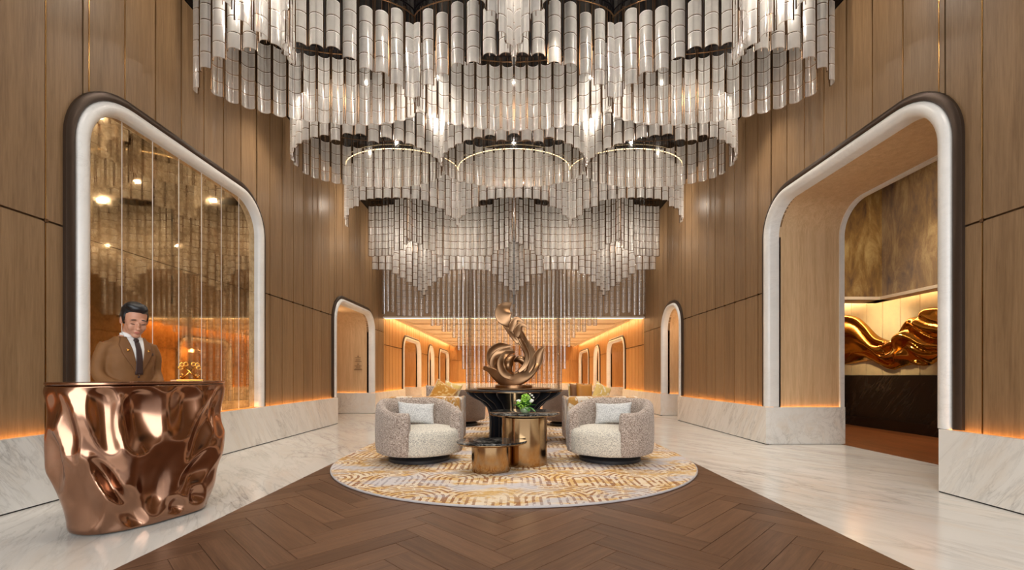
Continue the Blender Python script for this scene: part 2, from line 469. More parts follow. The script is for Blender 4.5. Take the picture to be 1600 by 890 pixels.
def side_wall(s):
    side = 'left' if s < 0 else 'right'
    # backing
    mb = MB()
    for (ya, yb, ztop) in ((YB, YF, CEIL), (YF, YE, 3.34)):
        ys = cut_points(ya, yb, s)
        for a, b in zip(ys, ys[1:]):
            o = inside((a+b)/2, OPEN[s])
            poly = panel_poly(a, b, o, ztop) if o else [(b, ztop), (a, ztop), (a, 0), (b, 0)]
            mb.prism([(s*4.345, y, z) for y, z in poly], (s*0.12, 0, 0))
    w = struct(mb.build('wall_' + side, M['oak']), 'tall oak panelled %s wall of the hall' % side, 'wall')
    fix_normals(w)
    # panels of the hall
    g = 0.010
    ys = cut_points(YB, YF, s)
    for a, b in zip(ys, ys[1:]):
        if b - a < 0.03: continue
        o = inside((a+b)/2, FRAMED[s])
        if o: polys = [panel_poly(a, b, o, CEIL - 0.01, g)]
        else: polys = [[(b-g, SEAM-g), (a+g, SEAM-g), (a+g, 0.57), (b-g, 0.57)], [(b-g, CEIL-0.01), (a+g, CEIL-0.01), (a+g, SEAM+g), (b-g, SEAM+g)]]
        for poly in polys:
            p = MB().prism([(s*XW, y, z) for y, z in poly], (s*0.045, 0, 0)).build('panel', M['oak'], w)
            fix_normals(p)
    # brass inlays in the joints
    for y in ys:
        o = inside(y, FRAMED[s])
        if any(abs(y - q) < 0.01 for f in FRAMED[s] for q in (f.y0, f.y1)) or y < 2.5: continue
        z0 = o.z(y) if o else 0.58
        MB().box(*sorted((s*(XW+0.004), s*(XW+0.044))), y+0.001, y+0.0075, z0, CEIL-0.02).build('inlay', M['brass'], w)
        if not o and y < 12:
            MB().box(*sorted((s*(XW-0.008), s*(XW+0.02))), y-0.016, y+0.016, SEAM-0.016, SEAM+0.016).build('clip', M['brass_dark'], w)
    # corridor panels: a few pixels each, one mesh
    mb = MB(); ys = cut_points(YF, YE, s)
    for a, b in zip(ys, ys[1:]):
        if b - a < 0.05: continue
        o = inside((a+b)/2, FRAMED[s])
        gg = 0.018
        polys = [panel_poly(a, b, o, 3.3, gg)] if o else [[(b-gg, 2.15), (a+gg, 2.15), (a+gg, 0.57), (b-gg, 0.57)], [(b-gg, 3.3), (a+gg, 3.3), (a+gg, 2.18), (b-gg, 2.18)]]
        for poly in polys: mb.prism([(s*XW, y, z) for y, z in poly], (s*0.045, 0, 0))
    cp = mb.build('corridor_panel', M['oak_deep'], w); cp['kind'] = 'stuff'; fix_normals(cp)
    # portal surrounds
    bead = [(-0.03, -0.12), (-0.03, 0.02), (-0.015, 0.06), (0.02, 0.085), (0.055, 0.09), (0.09, 0.075), (0.115, 0.03), (0.115, -0.04)]
    band = [(0.115, -0.04), (0.115, 0.04), (0.135, 0.055), (0.17, 0.052), (0.20, 0.03), (0.20, -0.04)]
    for i, o in enumerate(FRAMED[s]):
        root = empty('trim_%d' % (i + 1 + (10 if s > 0 else 0)), (s*XW, (o.y0+o.y1)/2, PH))
        root['kind'] = 'structure'
        k = 1.0 if o is BIG else 0.85
        P = o.path(PH + 0.004)
        for nm, prof, m in (('marble_bead', bead, M['bead']), ('bronze_band', band, M['bronze_dark'])):
            rings = [[(s*(XW - p*k), y + ny*q*k, z + nz*q*k) for q, p in prof] for y, z, ny, nz in P]
            ob = MB().loft(rings).build(nm, m, root); fix_normals(ob); smooth_angle(ob, 50)
        if s > 0 or o is not BIG:
            depth = 1.16 if o is BIG else (1.5 if o in (L2, R2) else 0.9)
            x0, x1 = XW - 0.0, XW + depth
            outer = [[(s*x0, y, z), (s*x1, y, z), (s*x1, y + ny*0.05, z + nz*0.05), (s*x0, y + ny*0.05, z + nz*0.05)] for y, z, ny, nz in o.path(0.0)]
            ob = MB().loft(outer).build('lining', M['oak_pale'] if o in (BIG, L2, R2) else M['oak_deep'], root); fix_normals(ob); smooth_angle(ob, 50)
            # seam line round the lining
            if o is BIG:
                rings = [[(s*(x1-0.02), y - ny*0.035, z - nz*0.035), (s*(x1+0.05), y - ny*0.035, z - nz*0.035), (s*(x1+0.05), y + ny*0.05, z + nz*0.05), (s*(x1-0.02), y + ny*0.05, z + nz*0.05)] for y, z, ny, nz in o.path(PH)]
                ob = MB().loft(rings).build('inner_bead', M['bead'], root); fix_normals(ob); smooth_angle(ob, 50)
            else:
                MB().box(*sorted((s*x1, s*(x1+0.1))), o.y0-0.1, o.y1+0.1, 0, o.zt+0.1).build('end_panel', M['oak_pale'] if o in (L2, R2) else M['oak_deep'], root)
        if o is not BIG:
            l = bpy.data.lights.new('niche_light', 'POINT'); l.energy = 12 if o in (L2, R2) else 24; l.color = (1.0, 0.70, 0.42); l.shadow_soft_size = 0.06
            lo_ = bpy.data.objects.new('niche_light', l); lo_.location = (s*4.95, (o.y0+o.y1)/2, o.zt - 0.4); COL.objects.link(lo_)
        root['label'] = ['marble and bronze surround of the tall mirror' if s < 0 else 'tall marble and bronze portal surround to the lounge',
                         'lower bronze edged portal surround on the %s wall' % side, 'first corridor niche surround on the %s wall' % side,
                         'narrow corridor niche surround on the %s wall' % side, 'last corridor niche surround on the %s wall' % side][i]
        root['category'] = 'portal'
    # marble plinth with the amber light slot behind its lip
    segs = []
    y = YB
    for o in OPEN[s]:
        segs.append((y, o.y0 - 0.05)); y = o.y1 - 0.05
    segs.append((y, YE))
    first = None
    for j, (a, b) in enumerate(segs):
        mb = MB()
        mb.box(*sorted((s*XP, s*(XP+0.055))), a, b, 0.012, PH)
        mb.box(*sorted((s*(XP+0.055), s*4.345)), a + 0.05, b - 0.03, 0.0, PH - 0.07)
        if j > 0:       # the end block turning into the opening
            depth = 1.32 if OPEN[s][j-1] is BIG else (1.6 if OPEN[s][j-1] in (L2, R2) else 1.0)
            mb.box(*sorted((s*(XP+0.055), s*(XP + depth))), a, a + 0.022, 0.012, PH)
            mb.box(*sorted((s*4.30, s*(XP + depth))), a + 0.022, a + 0.08, 0.0, PH - 0.07)
        if j < len(segs) - 1:
            mb.box(*sorted((s*(XP+0.055), s*4.5)), b - 0.03, b, 0.012, PH)
        ob = mb.build('baseboard_' + side if first is None else 'marble_plinth', M['marble_plinth'], first)
        if first is None: first = struct(ob, 'white marble plinth running along the %s wall' % side, 'plinth')
        MB().box(*sorted((s*(XP+0.003), s*(XP+0.05))), a, b, 0.0, 0.012).build('painted_shadow_line', M['shadow_black'], first)  # solid black strip stands in for the shadow line at the plinth foot
        if first is not ob: pass
        MB().box(*sorted((s*4.262, s*4.284)), a + 0.06, b - 0.04, PH - 0.068, PH - 0.052).build('led_strip', M['led'], first)
        if j > 0:
            MB().box(*sorted((s*4.32, s*(XP + depth - 0.02))), a + 0.03, a + 0.044, PH - 0.068, PH - 0.052).build('led_strip', M['led'], first)
    return w
side_wall(-1); side_wall(1)

# --- ceilings
struct(MB().box(-4.5, 4.5, YB, YF + 0.2, CEIL, CEIL + 0.12).build('ceiling', M['black_gloss']), 'glossy black ceiling above the glass curtains', 'ceiling')
cc = struct(MB().box(-4.5, 4.5, YF, YE + 0.2, 3.34, 3.5).build('ceiling_corridor', M['cream']), 'cream coffered low ceiling of the far corridor', 'ceiling')
MB().box(-3.93, 3.93, YF + 0.01, YE, 3.16, 3.22).build('soffit', M['cream'], cc)
y = YF + 0.3
while y < YE - 1:
    MB().box(-3.90, 3.90, y, y + 1.25, 3.10, 3.16).build('coffer_beam', M['cream'], cc); y += 2.2
for s in (-1, 1):
    MB().box(*sorted((s*3.90, s*3.97)), YF, YE, 3.02, 3.22).build('cove_lip', M['cream'], cc)
    MB().box(*sorted((s*4.02, s*4.06)), YF + 0.1, YE - 0.1, 3.20, 3.215).build('cove_light', M['led_cove'], cc)
fa = struct(MB().box(-4.30, 4.30, YF - 0.07, YF + 0.02, 3.02, 3.075).build('trim_20', M['white_trim']), 'white edge strip along the mezzanine front', 'trim')
MB().box(-4.26, 4.26, YF - 0.03, YF + 0.0, 3.012, 3.02).build('led_strip', M['led_rail'], fa)

# --- mezzanine front: flat greige panels
bw = struct(MB().box(-4.45, 4.45, YF + 0.02, YF + 0.15, 3.07, CEIL).build('wall_back', M['greige']), 'greige panelled wall high at the back of the hall', 'wall')
for i in range(20):
    x0 = -4.3 + i*0.43
    MB().box(x0 + 0.006, x0 + 0.424, YF - 0.01, YF + 0.03, 3.08, CEIL - 0.01).build('panel', M['greige'], bw)
# --- far end of the corridor
ew = struct(MB().box(-4.5, 4.5, YE + 0.06, YE + 0.2, 0, 3.4).build('wall_end', M['oak_deep']), 'oak wall closing the far corridor', 'wall')
for i in range(16):
    x0 = -4.3 + i*0.5375
    for z0, z1 in ((0.57, 2.15), (2.18, 3.3)):
        MB().box(x0 + 0.01, x0 + 0.5275, YE, YE + 0.06, z0, z1).build('panel', M['oak_deep'], ew)
MB().box(-4.3, 4.3, YE - 0.12, YE - 0.06, 0, PH).build('plinth', M['marble_plinth'], ew)
MB().box(-4.2, 4.2, YE - 0.05, YE - 0.02, PH - 0.06, PH - 0.05).build('led_strip', M['led'], ew)

# --- tall antique mirror in the left surround
mt = NT('antique_bronze_mirror'); p = mt.pos()
n1 = mt.noise(p, 5.0, 8, 0.7, 0.6); n2 = mt.noise(p, 22.0, 5, 0.7, 0.3)
f = mt.math('ADD', mt.math('MULTIPLY', n1, 0.6), mt.math('MULTIPLY', n2, 0.4))
col = mt.ramp(f, [(0.32, srgb(160, 128, 88)), (0.5, srgb(214, 182, 136)), (0.68, srgb(238, 212, 172))])
ro = mt.ramp(f, [(0.3, (0.09,)*3), (0.6, (0.015,)*3)])
mt.bsdf(col, ro, 1.0); M['mirror'] = mt.m
mr = tag(empty('antique_mirror', (-4.33, 6.0, PH)), 'tall mottled bronze mirror in panes behind the copper desk', 'mirror')
ys = [BIG.y0] + [4.947 + 0.42*k for k in range(0, 7) if 4.947 + 0.42*k < BIG.y1 - 0.04] + [BIG.y1]
ZS = 2.53
for a, b in zip(ys, ys[1:]):
    g = 0.004
    n = 10
    top = [(a + g + (b-a-2*g)*i/n) for i in range(n + 1)]
    up = [(y, max(BIG.z(y) - 0.005, ZS + 0.01)) for y in reversed(top)] + [(a + g, ZS + 0.003), (b - g, ZS + 0.003)]
    lo = [(b-g, ZS - 0.003), (a+g, ZS - 0.003), (a+g, PH + 0.005), (b-g, PH + 0.005)]
    for poly in (up, lo):
        fix_normals(MB().prism([(-4.33, y, z) for y, z in poly], (-0.01, 0, 0)).build('pane', M['mirror'], mr))
for y in ys[1:-1]:
    MB().box(-4.334, -4.327, y - 0.003, y + 0.003, PH + 0.005, BIG.z(y) - 0.01).build('joint_strip', M['white_trim'], mr)

# --- side lounge beyond the right portal
lw = struct(MB().box(8.0, 8.15, 2.0, 13.0, 1.15, 5.3).build('wall_lounge', M['cream_leather']), 'cream padded wall of the side lounge', 'wall')
k = -2
for i in range(17):
    y0 = 10.57 + 0.445*(i - 13)
    MB().box(7.965, 8.0, y0 + 0.006, y0 + 0.439, 1.15, 2.95).build('panel', M['cream_leather'], lw, bevel=0.006)
dm = struct(MB().box(7.86, 8.1, 2.0, 13.0, 0.10, 1.15).build('baseboard_lounge', M['marble_dark']), 'polished dark brown marble dado under the gold sculpture', 'dado')
MB().box(7.80, 8.1, 2.0, 13.0, 0.0, 0.22).build('skirting', M['marble_dark'], dm)
vt = NT('golden_brown_velvet'); p = vt.mapping(vt.pos(), (1, 1, 0.35))
n1 = vt.noise(p, 3.2, 7, 0.7, 0.5)
c = vt.ramp(n1, [(0.34, srgb(84, 54, 24)), (0.5, srgb(138, 100, 40)), (0.68, srgb(186, 154, 92))])
vt.bsdf(c, 0.75, 0, sheen=0.6, spec=0.3); M['velvet'] = vt.m
vw = struct(MB().box(7.54, 7.62, 2.0, 9.26, 2.76, 5.3).build('wall_velvet', M['velvet']), 'golden brown velvet bulkhead above the lounge', 'wall')
MB().box(5.5, 7.62, 9.18, 9.26, 2.76, 5.3).build('return', M['velvet'], vw)
lc = struct(MB().box(7.50, 7.80, 2.0, 9.66, 2.70, 2.76).build('ceiling_lounge', M['cream']), 'cream soffit under the velvet bulkhead', 'ceiling')
MB().box(5.5, 7.80, 9.18, 9.66, 2.70, 2.76).build('soffit_return', M['cream'], lc)
MB().box(5.5, 7.80, 9.66, 13.0, 2.93, 3.0).build('soffit_inner', M['cream'], lc)
MB().box(7.84, 7.90, 2.2, 12.9, 2.90, 2.92).build('cove_light', M['led_white'], lc)
MB().box(4.4, 8.2, 2.0, 13.1, 5.3, 5.4).build('roof', M['cream'], lc)
MB().box(4.5, 8.15, 13.0, 13.1, 0, 5.3).build('end_wall', M['oak'], lc)
MB().box(4.5, 8.15, 1.9, 2.0, 0, 5.3).build('near_wall', M['oak'], lc)
spot('lounge_downlight', (6.6, 7.6, 5.2), 300, 90, WARM, 0.8, 0.1)
spot('lounge_sculpture_light', (6.6, 9.4, 2.65), 110, 80, (1.0, 0.8, 0.5), 0.8, 0.05, to=(8.0, 9.6, 1.8))
spot('lounge_velvet_fill', (6.2, 6.4, 5.2), 240, 90, WARM, 0.8, 0.1, to=(7.5, 8.4, 2.8))  # added spot aimed at the velvet to brighten it
# ------------------------------------------------------------------ glass curtains
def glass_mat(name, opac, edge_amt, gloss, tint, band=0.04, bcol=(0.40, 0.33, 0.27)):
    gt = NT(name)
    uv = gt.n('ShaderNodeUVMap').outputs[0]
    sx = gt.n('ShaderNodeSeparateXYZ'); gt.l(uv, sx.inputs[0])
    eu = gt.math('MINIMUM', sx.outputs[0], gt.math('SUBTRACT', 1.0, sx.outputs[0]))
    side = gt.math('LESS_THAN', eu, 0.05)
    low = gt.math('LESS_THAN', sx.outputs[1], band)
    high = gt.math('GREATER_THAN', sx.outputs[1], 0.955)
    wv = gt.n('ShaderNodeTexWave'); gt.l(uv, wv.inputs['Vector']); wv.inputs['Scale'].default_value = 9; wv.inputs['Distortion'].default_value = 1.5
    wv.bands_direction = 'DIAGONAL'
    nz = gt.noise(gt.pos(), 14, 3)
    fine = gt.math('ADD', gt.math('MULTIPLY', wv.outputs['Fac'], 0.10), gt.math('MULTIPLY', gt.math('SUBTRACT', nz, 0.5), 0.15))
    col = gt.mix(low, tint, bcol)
    tr = gt.n('ShaderNodeBsdfTransparent'); tr.inputs[0].default_value = (0.97, 0.96, 0.94, 1)
    tl = gt.n('ShaderNodeBsdfTranslucent'); gt.l(col, tl.inputs[0])
    df = gt.n('ShaderNodeBsdfDiffuse'); gt.l(col, df.inputs[0])
    gl = gt.n('ShaderNodeBsdfGlossy'); gl.inputs[0].default_value = (0.95, 0.95, 0.95, 1); gl.inputs[1].default_value = 0.18
    gt.l(gt.bump(wv.outputs['Fac'], 0.15, 0.004), gl.inputs['Normal'])
    m1 = gt.n('ShaderNodeMixShader'); m1.inputs[0].default_value = 0.42; gt.l(tl.outputs[0], m1.inputs[1]); gt.l(df.outputs[0], m1.inputs[2])
    m3 = gt.n('ShaderNodeMixShader')
    e = gt.math('MULTIPLY', gt.math('MAXIMUM', gt.math('MAXIMUM', side, high), gt.math('MULTIPLY', low, 1.6)), edge_amt)
    gt.l(gt.math('MINIMUM', gt.math('ADD', gt.math('ADD', fine, opac), e), 0.97), m3.inputs[0])
    gt.l(tr.outputs[0], m3.inputs[1]); gt.l(m1.outputs[0], m3.inputs[2])
    m2 = gt.n('ShaderNodeMixShader'); m2.inputs[0].default_value = gloss; gt.l(m3.outputs[0], m2.inputs[1]); gt.l(gl.outputs[0], m2.inputs[2])
    gt.l(m2.outputs[0], gt.out.inputs[0]); return gt.m
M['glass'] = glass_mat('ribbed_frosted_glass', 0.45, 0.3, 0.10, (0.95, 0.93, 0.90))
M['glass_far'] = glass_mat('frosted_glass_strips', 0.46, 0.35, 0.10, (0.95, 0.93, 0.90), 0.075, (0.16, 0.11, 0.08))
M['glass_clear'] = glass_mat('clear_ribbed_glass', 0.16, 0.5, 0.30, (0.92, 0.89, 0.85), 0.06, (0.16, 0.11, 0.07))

TW, TH, TP = 0.160, 0.192, 0.200
HA = math.radians(66); TR = TW / 2 / math.sin(HA); NSEG = 7
def tile_pts(z0):
    """curved tile, convex towards local +y, bottom at z0"""
    rows = []
    for z in (z0, z0 + TH):
        rows.append([(TR*math.sin(-HA + 2*HA*i/NSEG), TR*(math.cos(-HA + 2*HA*i/NSEG) - math.cos(HA)) - 0.02, z) for i in range(NSEG + 1)])
    return rows
def add_tile(mb, z0):
    b = len(mb.v); rows = tile_pts(z0)
    mb.v += rows[0] + rows[1]
    if mb.uv is None: mb.uv = []
    mb.uv += [(i/NSEG, 0.0) for i in range(NSEG + 1)] + [(i/NSEG, 1.0) for i in range(NSEG + 1)]
    n = NSEG + 1
    for i in range(NSEG): mb.f.append((b+i, b+i+1, b+n+i+1, b+n+i))
_tm = MB(); add_tile(_tm, 0.0)
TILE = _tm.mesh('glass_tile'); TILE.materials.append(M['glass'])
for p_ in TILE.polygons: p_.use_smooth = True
rod_cache = {}
def rod_mesh(length):
    key = round(length, 3)
    if key not in rod_cache:
        mb = MB(); r = 0.0055
        for sx_ in (-1, 1):
            x = sx_ * (TW/2 + 0.006)
            mb.box(x - r, x + r, -0.026 - r, -0.026 + r, 0.0, length)
        mb.box(-0.003, 0.003, -0.03, -0.024, 0.0, length)
        me = mb.mesh('strand'); me.materials.append(M['brass_dark']); rod_cache[key] = me
    return rod_cache[key]
strand_cache = {}
def strand_glass(n, mat):
    if (n, mat) not in strand_cache:
        mb = MB()
        for k in range(n): add_tile(mb, k*TP)
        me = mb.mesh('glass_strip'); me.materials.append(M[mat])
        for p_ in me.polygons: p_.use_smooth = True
        strand_cache[(n, mat)] = me
    return strand_cache[(n, mat)]

def curtain(label, S, even, dc, da, zc, za, single, bow=0.0, zfun=None, rail='dark', step=0.205, ztop=CEIL, mat='glass_far', rod=None):
    root = tag(empty('glass_curtain', (0, (dc+da)/2, ztop)), label, 'glass curtain', 'glass curtains of the hall chandelier')
    arcs = [(-1.5*S, 0, 1), (-0.5*S, -1, 1), (0.5*S, -1, 1), (1.5*S, -1, 0)] if even else [(-S, -1, 1), (0, -1, 1), (S, -1, 1)]
    sg = 1 if da > dc else -1
    for c, u0, u1 in arcs:
        N = 160; P = []
        for i in range(N + 1):
            # equal steps in angle so that the steep ends are sampled well
            a0, a1 = math.asin(u0), math.asin(u1)
            u = math.sin(a0 + (a1 - a0)*i/N)
            x = c + u*S/2
            y = dc + (da - dc)*math.sqrt(max(0, 1 - u*u)) + bow*(x/(1.5*S))**2
            P.append((x, y, u))
        acc = [0]
        for i in range(N): acc.append(acc[-1] + math.hypot(P[i+1][0]-P[i][0], P[i+1][1]-P[i][1]))
        n = max(2, round(acc[-1]/step))
        for k in range(n):
            t = (k + 0.5)/n*acc[-1]
            i = max(j for j in range(N) if acc[j] <= t)
            f = (t - acc[i])/max(1e-9, acc[i+1]-acc[i])
            x = P[i][0] + f*(P[i+1][0]-P[i][0]); y = P[i][1] + f*(P[i+1][1]-P[i][1]); u = P[i][2] + f*(P[i+1][2]-P[i][2])
            tx, ty = P[i+1][0]-P[i][0], P[i+1][1]-P[i][1]
            nx, ny = -ty, tx
            if ny*sg < 0: nx, ny = -nx, -ny
            rz = math.atan2(ny, nx) - PI/2
            zb = zfun(x) if zfun else za + (zc - za)*abs(u)**2.5
            zb += R.uniform(-0.01, 0.01)
            nt = max(1, int((ztop - 0.05 - zb)/TP))
            if abs(x) > 4.12: continue
            st = bpy.data.objects.new('strand', rod_mesh(round((ztop - zb)*10)/10 + 0.0))
            COL.objects.link(st); st.parent = root
            st.location = (x, y - (dc+da)/2, ztop - round((ztop - zb)*10)/10 - ztop)
            st.rotation_euler = (0, 0, rz)
            if mat == 'glass_clear': st.scale = (0.74, 0.74, 1)
            if single:
                for q in range(nt):
                    o = bpy.data.objects.new('glass_tile', TILE); COL.objects.link(o)
                    o.parent = st; o.location = (0, 0, q*TP)
            else:
                o = bpy.data.objects.new('glass_strip', strand_glass(nt, mat)); COL.objects.link(o)
                o.parent = st
        rp = [(x, y + sg*0.0 - (dc+da)/2, -0.045) for x, y, u in P[::8]]
        MB().tube(rp, 0.008, 6).build('rail', M['led_rail'] if rail == 'lit' else M['brass_dark'], root, smooth=True, local=True)
    if rod:
        MB().box(-0.011, 0.011, rod[0] - (dc+da)/2 - 0.011, rod[0] - (dc+da)/2 + 0.011, rod[1] - ztop, 0).build('centre_rod', M['black_matte'], root, local=True)
    return root

S0 = 2.70
curtain('glass curtain hanging nearest the viewer at the top edge', S0, True, 5.50, 4.30, 4.95, 5.10, True, rod=(5.44, 4.9))
curtain('short glass curtain second from the viewer under the black ceiling', S0, False, 6.15, 5.72, 4.78, 5.22, True, bow=-0.40)
curtain('long bright glass curtain third from the viewer', S0, False, 6.36, 6.95, 4.93, 4.93, True, bow=-0.40)
curtain('fourth glass curtain from the viewer with points at mid height', S0, False, 8.40, 7.25, 5.08, 5.00, True)
curtain('glass curtain with a curved lower edge behind the fourth one', S0, False, 8.55, 9.30, 5.05, 5.06, True)
curtain('sixth glass curtain with golden lit rail and hanging points', 2.62, False, 10.6, 9.60, 4.69, 4.97, True, rail='lit')
curtain('scalloped glass curtain in front of the mezzanine', S0, True, 11.45, 12.45, 4.67, 4.43, False, rod=(11.35, 2.95))
curtain('glass curtain with drooping points beneath the scalloped one', S0, True, 13.6, 12.75, 3.52, 4.19, False)
def z5(x):
    a = abs(x)
    for lim, z in ((1.48, 0.30), (1.62, 1.40), (1.78, 2.0), (1.98, 2.37), (2.3, 2.57), (2.75, 2.77), (9, 3.10)):
        if a < lim: return z
curtain('long glass curtain reaching the floor behind the bronze sculpture', S0, False, 13.75, 14.45, 3, 3, False, zfun=z5, step=0.185, mat='glass_clear')
# ------------------------------------------------------------------ rug
rt = NT('arch_pattern_rug'); p = rt.pos()
sp_ = rt.n('ShaderNodeSeparateXYZ'); rt.l(p, sp_.inputs[0])
X_, Y_ = sp_.outputs[0], sp_.outputs[1]
def arches(px_, py_, ox, oy):
    row = rt.math('FLOOR', rt.math('DIVIDE', rt.math('ADD', Y_, oy), py_))
    sh = rt.math('MULTIPLY', rt.math('MODULO', rt.math('ABSOLUTE', row), 2.0), 0.5*px_)
    u = rt.math('SUBTRACT', rt.math('MODULO', rt.math('ADD', rt.math('ADD', X_, sh), 40*px_ + ox), px_), px_/2)
    v = rt.math('SUBTRACT', rt.math('MODULO', rt.math('ADD', Y_, oy + 40*py_), py_), py_*0.42)
    vp = rt.math('MAXIMUM', v, 0.0)
    r = rt.math('SQRT', rt.math('ADD', rt.math('MULTIPLY', u, u), rt.math('MULTIPLY', vp, vp)))
    st = rt.math('GREATER_THAN', rt.math('FRACT', rt.math('DIVIDE', r, 0.066)), 0.58)
    return st
st = arches(0.66, 0.78, 0.3, 0.15)
q = rt.mapping(p, (1.0, 1.6, 1))
dash = rt.math('GREATER_THAN', rt.noise(rt.mapping(p, (14, 8, 1)), 1.4, 2), 0.43)
nA = rt.noise(q, 1.3, 4, 0.6); nB = rt.noise(q, 5.5, 5, 0.7); nC = rt.noise(q, 0.8, 3, 0.5, 0.5)
base = rt.mix(rt.ramp(nB, [(0.46, (0,0,0)), (0.56, (1,1,1))]), srgb(238, 222, 198), srgb(222, 184, 124))
base = rt.mix(rt.ramp(nA, [(0.50, (0,0,0)), (0.60, (1,1,1))]), base, srgb(214, 208, 210))
lines = rt.mix(rt.ramp(nA, [(0.50, (0,0,0)), (0.62, (1,1,1))]), srgb(158, 108, 72), srgb(178, 172, 176))
f = rt.math('MULTIPLY', rt.math('MULTIPLY', st, dash), rt.ramp(nC, [(0.30, (0.25,)*3), (0.45, (1,1,1))]))
c = rt.mix(rt.math('MULTIPLY', f, 0.9), base, lines)
wv_ = rt.noise(rt.mapping(p, (90, 60, 1)), 1.0, 2)
c = rt.mix(0.25, c, rt.mix(wv_, (0.25, 0.2, 0.15), (1, 1, 1)), 'MULTIPLY')
rt.bsdf(c, 0.95, 0, rt.bump(wv_, 0.4, 0.005), spec=0.1); M['rug'] = rt.m
pts = []
for i in range(49):
    a = PI + PI*i/48; pts.append((RUG_R*math.cos(a), RUG_Y0 + RUG_R*math.sin(a)))
for i in range(49):
    a = PI*i/48; pts.append((RUG_R*math.cos(a), RUG_Y1 + RUG_R*math.sin(a)))
RZ = 0.034
rug = tag(MB().prism([(x, y, 0.0145) for x, y in pts], (0, 0, RZ - 0.0145)).build('rug', M['rug']), 'long round-ended rug in gold, cream and grey arches under the armchairs', 'rug')
M['rug_edge'] = plain('grey_rug_binding', srgb(190, 184, 184), 0.9)
MB().tube([(x*1.001, y, 0.022) for x, y in pts + pts[:1]], 0.011, 6).build('binding', M['rug_edge'], rug)

# ------------------------------------------------------------------ copper concierge desk
def metal(name, c1, c2, rough, scale=3.0):
    t = NT(name); n = t.noise(t.pos(), scale, 4, 0.6)
    t.bsdf(t.mix(n, c1, c2), rough, 1.0); return t.m
M['copper'] = metal('polished_copper', srgb(150, 110, 88), srgb(182, 142, 118), 0.18)
M['bronze'] = metal('satin_bronze', srgb(128, 96, 68), srgb(160, 124, 92), 0.30)
M['gold'] = metal('polished_gold', srgb(214, 150, 62), srgb(236, 178, 88), 0.16)
M['champagne'] = metal('brushed_champagne_metal', srgb(168, 136, 98), srgb(188, 156, 116), 0.13)
DC, DA, DB, DT, DN, DH = (-2.981, 3.622), 0.5746, 0.3417, math.radians(67.7), 2.6, 1.085
def desk_ring(z, s, n=132):
    out = []
    for i in range(n):
        t = 2*PI*i/n; c, q = math.cos(t), math.sin(t)
        u = DA*s*math.copysign(abs(c)**(2/DN), c); v = DB*s*math.copysign(abs(q)**(2/DN), q)
        out.append(Vector((DC[0] + u*math.cos(DT) - v*math.sin(DT), DC[1] + u*math.sin(DT) + v*math.cos(DT), z)))
    return out
# hollows: centre in the elevation seen from the hall, half sizes, tilt, depth
DENTS = [(166, 652, 28, 60, -12, 0.060), (222, 656, 38, 55, 8, 0.075), (285, 640, 26, 52, 14, 0.050), (318, 668, 16, 60, 24, 0.055),
         (344, 640, 12, 45, 4, 0.04), (118, 772, 46, 62, -18, 0.060), (168, 752, 16, 46, -38, 0.070), (238, 748, 30, 58, -4, 0.045),
         (258, 742, 14, 50, 14, 0.03), (104, 668, 17, 62, -10, 0.050), (82, 720, 9, 55, -6, 0.04), (306, 738, 17, 48, 38, 0.055),
         (276, 788, 14, 16, 20, 0.05), (308, 772, 12, 17, 24, 0.045), (205, 795, 24, 40, -24, 0.04), (82, 635, 9, 40, 4, 0.035)]
rings = []; nl = 74
for k in range(nl + 1):
    z = DH * k / nl
    h = z / DH
    s = 0.767 + (1.0 - 0.767) * (1 - (1 - min(1, h/0.62))**1.9)
    rings.append(desk_ring(z + 0.001, s))
new = []
n = len(rings[0])
for k, rg in enumerate(rings):
    row = []
    h = k / nl
    fade = smoothstep(1.0, 0.93, h) * smoothstep(-0.02, 0.05, h)
    for i, p in enumerate(rg):
        t = (rg[(i+1) % n] - rg[i-1]).normalized(); nrm = Vector((t.y, -t.x, 0))
        d = 0.0
        if nrm.dot(Vector((-p.x, -p.y, 0)).normalized()) > -0.25:
            ex, ey = CX + F*p.x/p.y, HOR - F*(p.z - H)/p.y
            for (dx, dy, rx, ry, tl, dp) in DENTS:
                a = math.radians(tl); ux, uy = ex - dx, ey - dy
                qx, qy = (ux*math.cos(a) + uy*math.sin(a))/rx, (-ux*math.sin(a) + uy*math.cos(a))/ry
                qq = math.hypot(qx, qy)
                if qq < 1: d -= dp * (1 - qq*qq)**1.3
                d += 0.10*dp*math.exp(-((qq - 1.06)/0.16)**2)
        else:
            d -= 0.05*max(0, mnoise.noise(p*3.2))
        d -= 0.022*(mnoise.noise(p*4.1 + Vector((3, 1, 7))) + 0.2)
        d -= 0.030*mnoise.noise(Vector((p.x*6 + p.z*1.5, p.y*6, p.z*2.2)))
        row.append(p + nrm*d*fade)
    new.append(row)
top_in = [[(DC[0] + (q.x-DC[0])*f, DC[1] + (q.y-DC[1])*f, DH + 0.003) for q in new[-1]] for f in (0.985, 0.6, 0.2)]
desk = fix_normals(MB().loft(new).build('concierge_desk', M['copper'], smooth=True))
m = desk.modifiers.new('subsurf', 'SUBSURF'); m.levels = 1; m.render_levels = 1
tag(desk, 'polished copper concierge desk with dented organic sides', 'desk')
top = [[(DC[0] + (q.x-DC[0])*f, DC[1] + (q.y-DC[1])*f, z) for q in rings[-1]] for f, z in ((0.6, DH - 0.004), (1.0, DH - 0.004), (1.006, DH), (1.006, DH + 0.012), (1.0, DH + 0.016), (0.6, DH + 0.016))]
smooth_angle(fix_normals(MB().loft(top).build('desk_top', M['copper'], desk)), 30)
DTOP = DH + 0.016

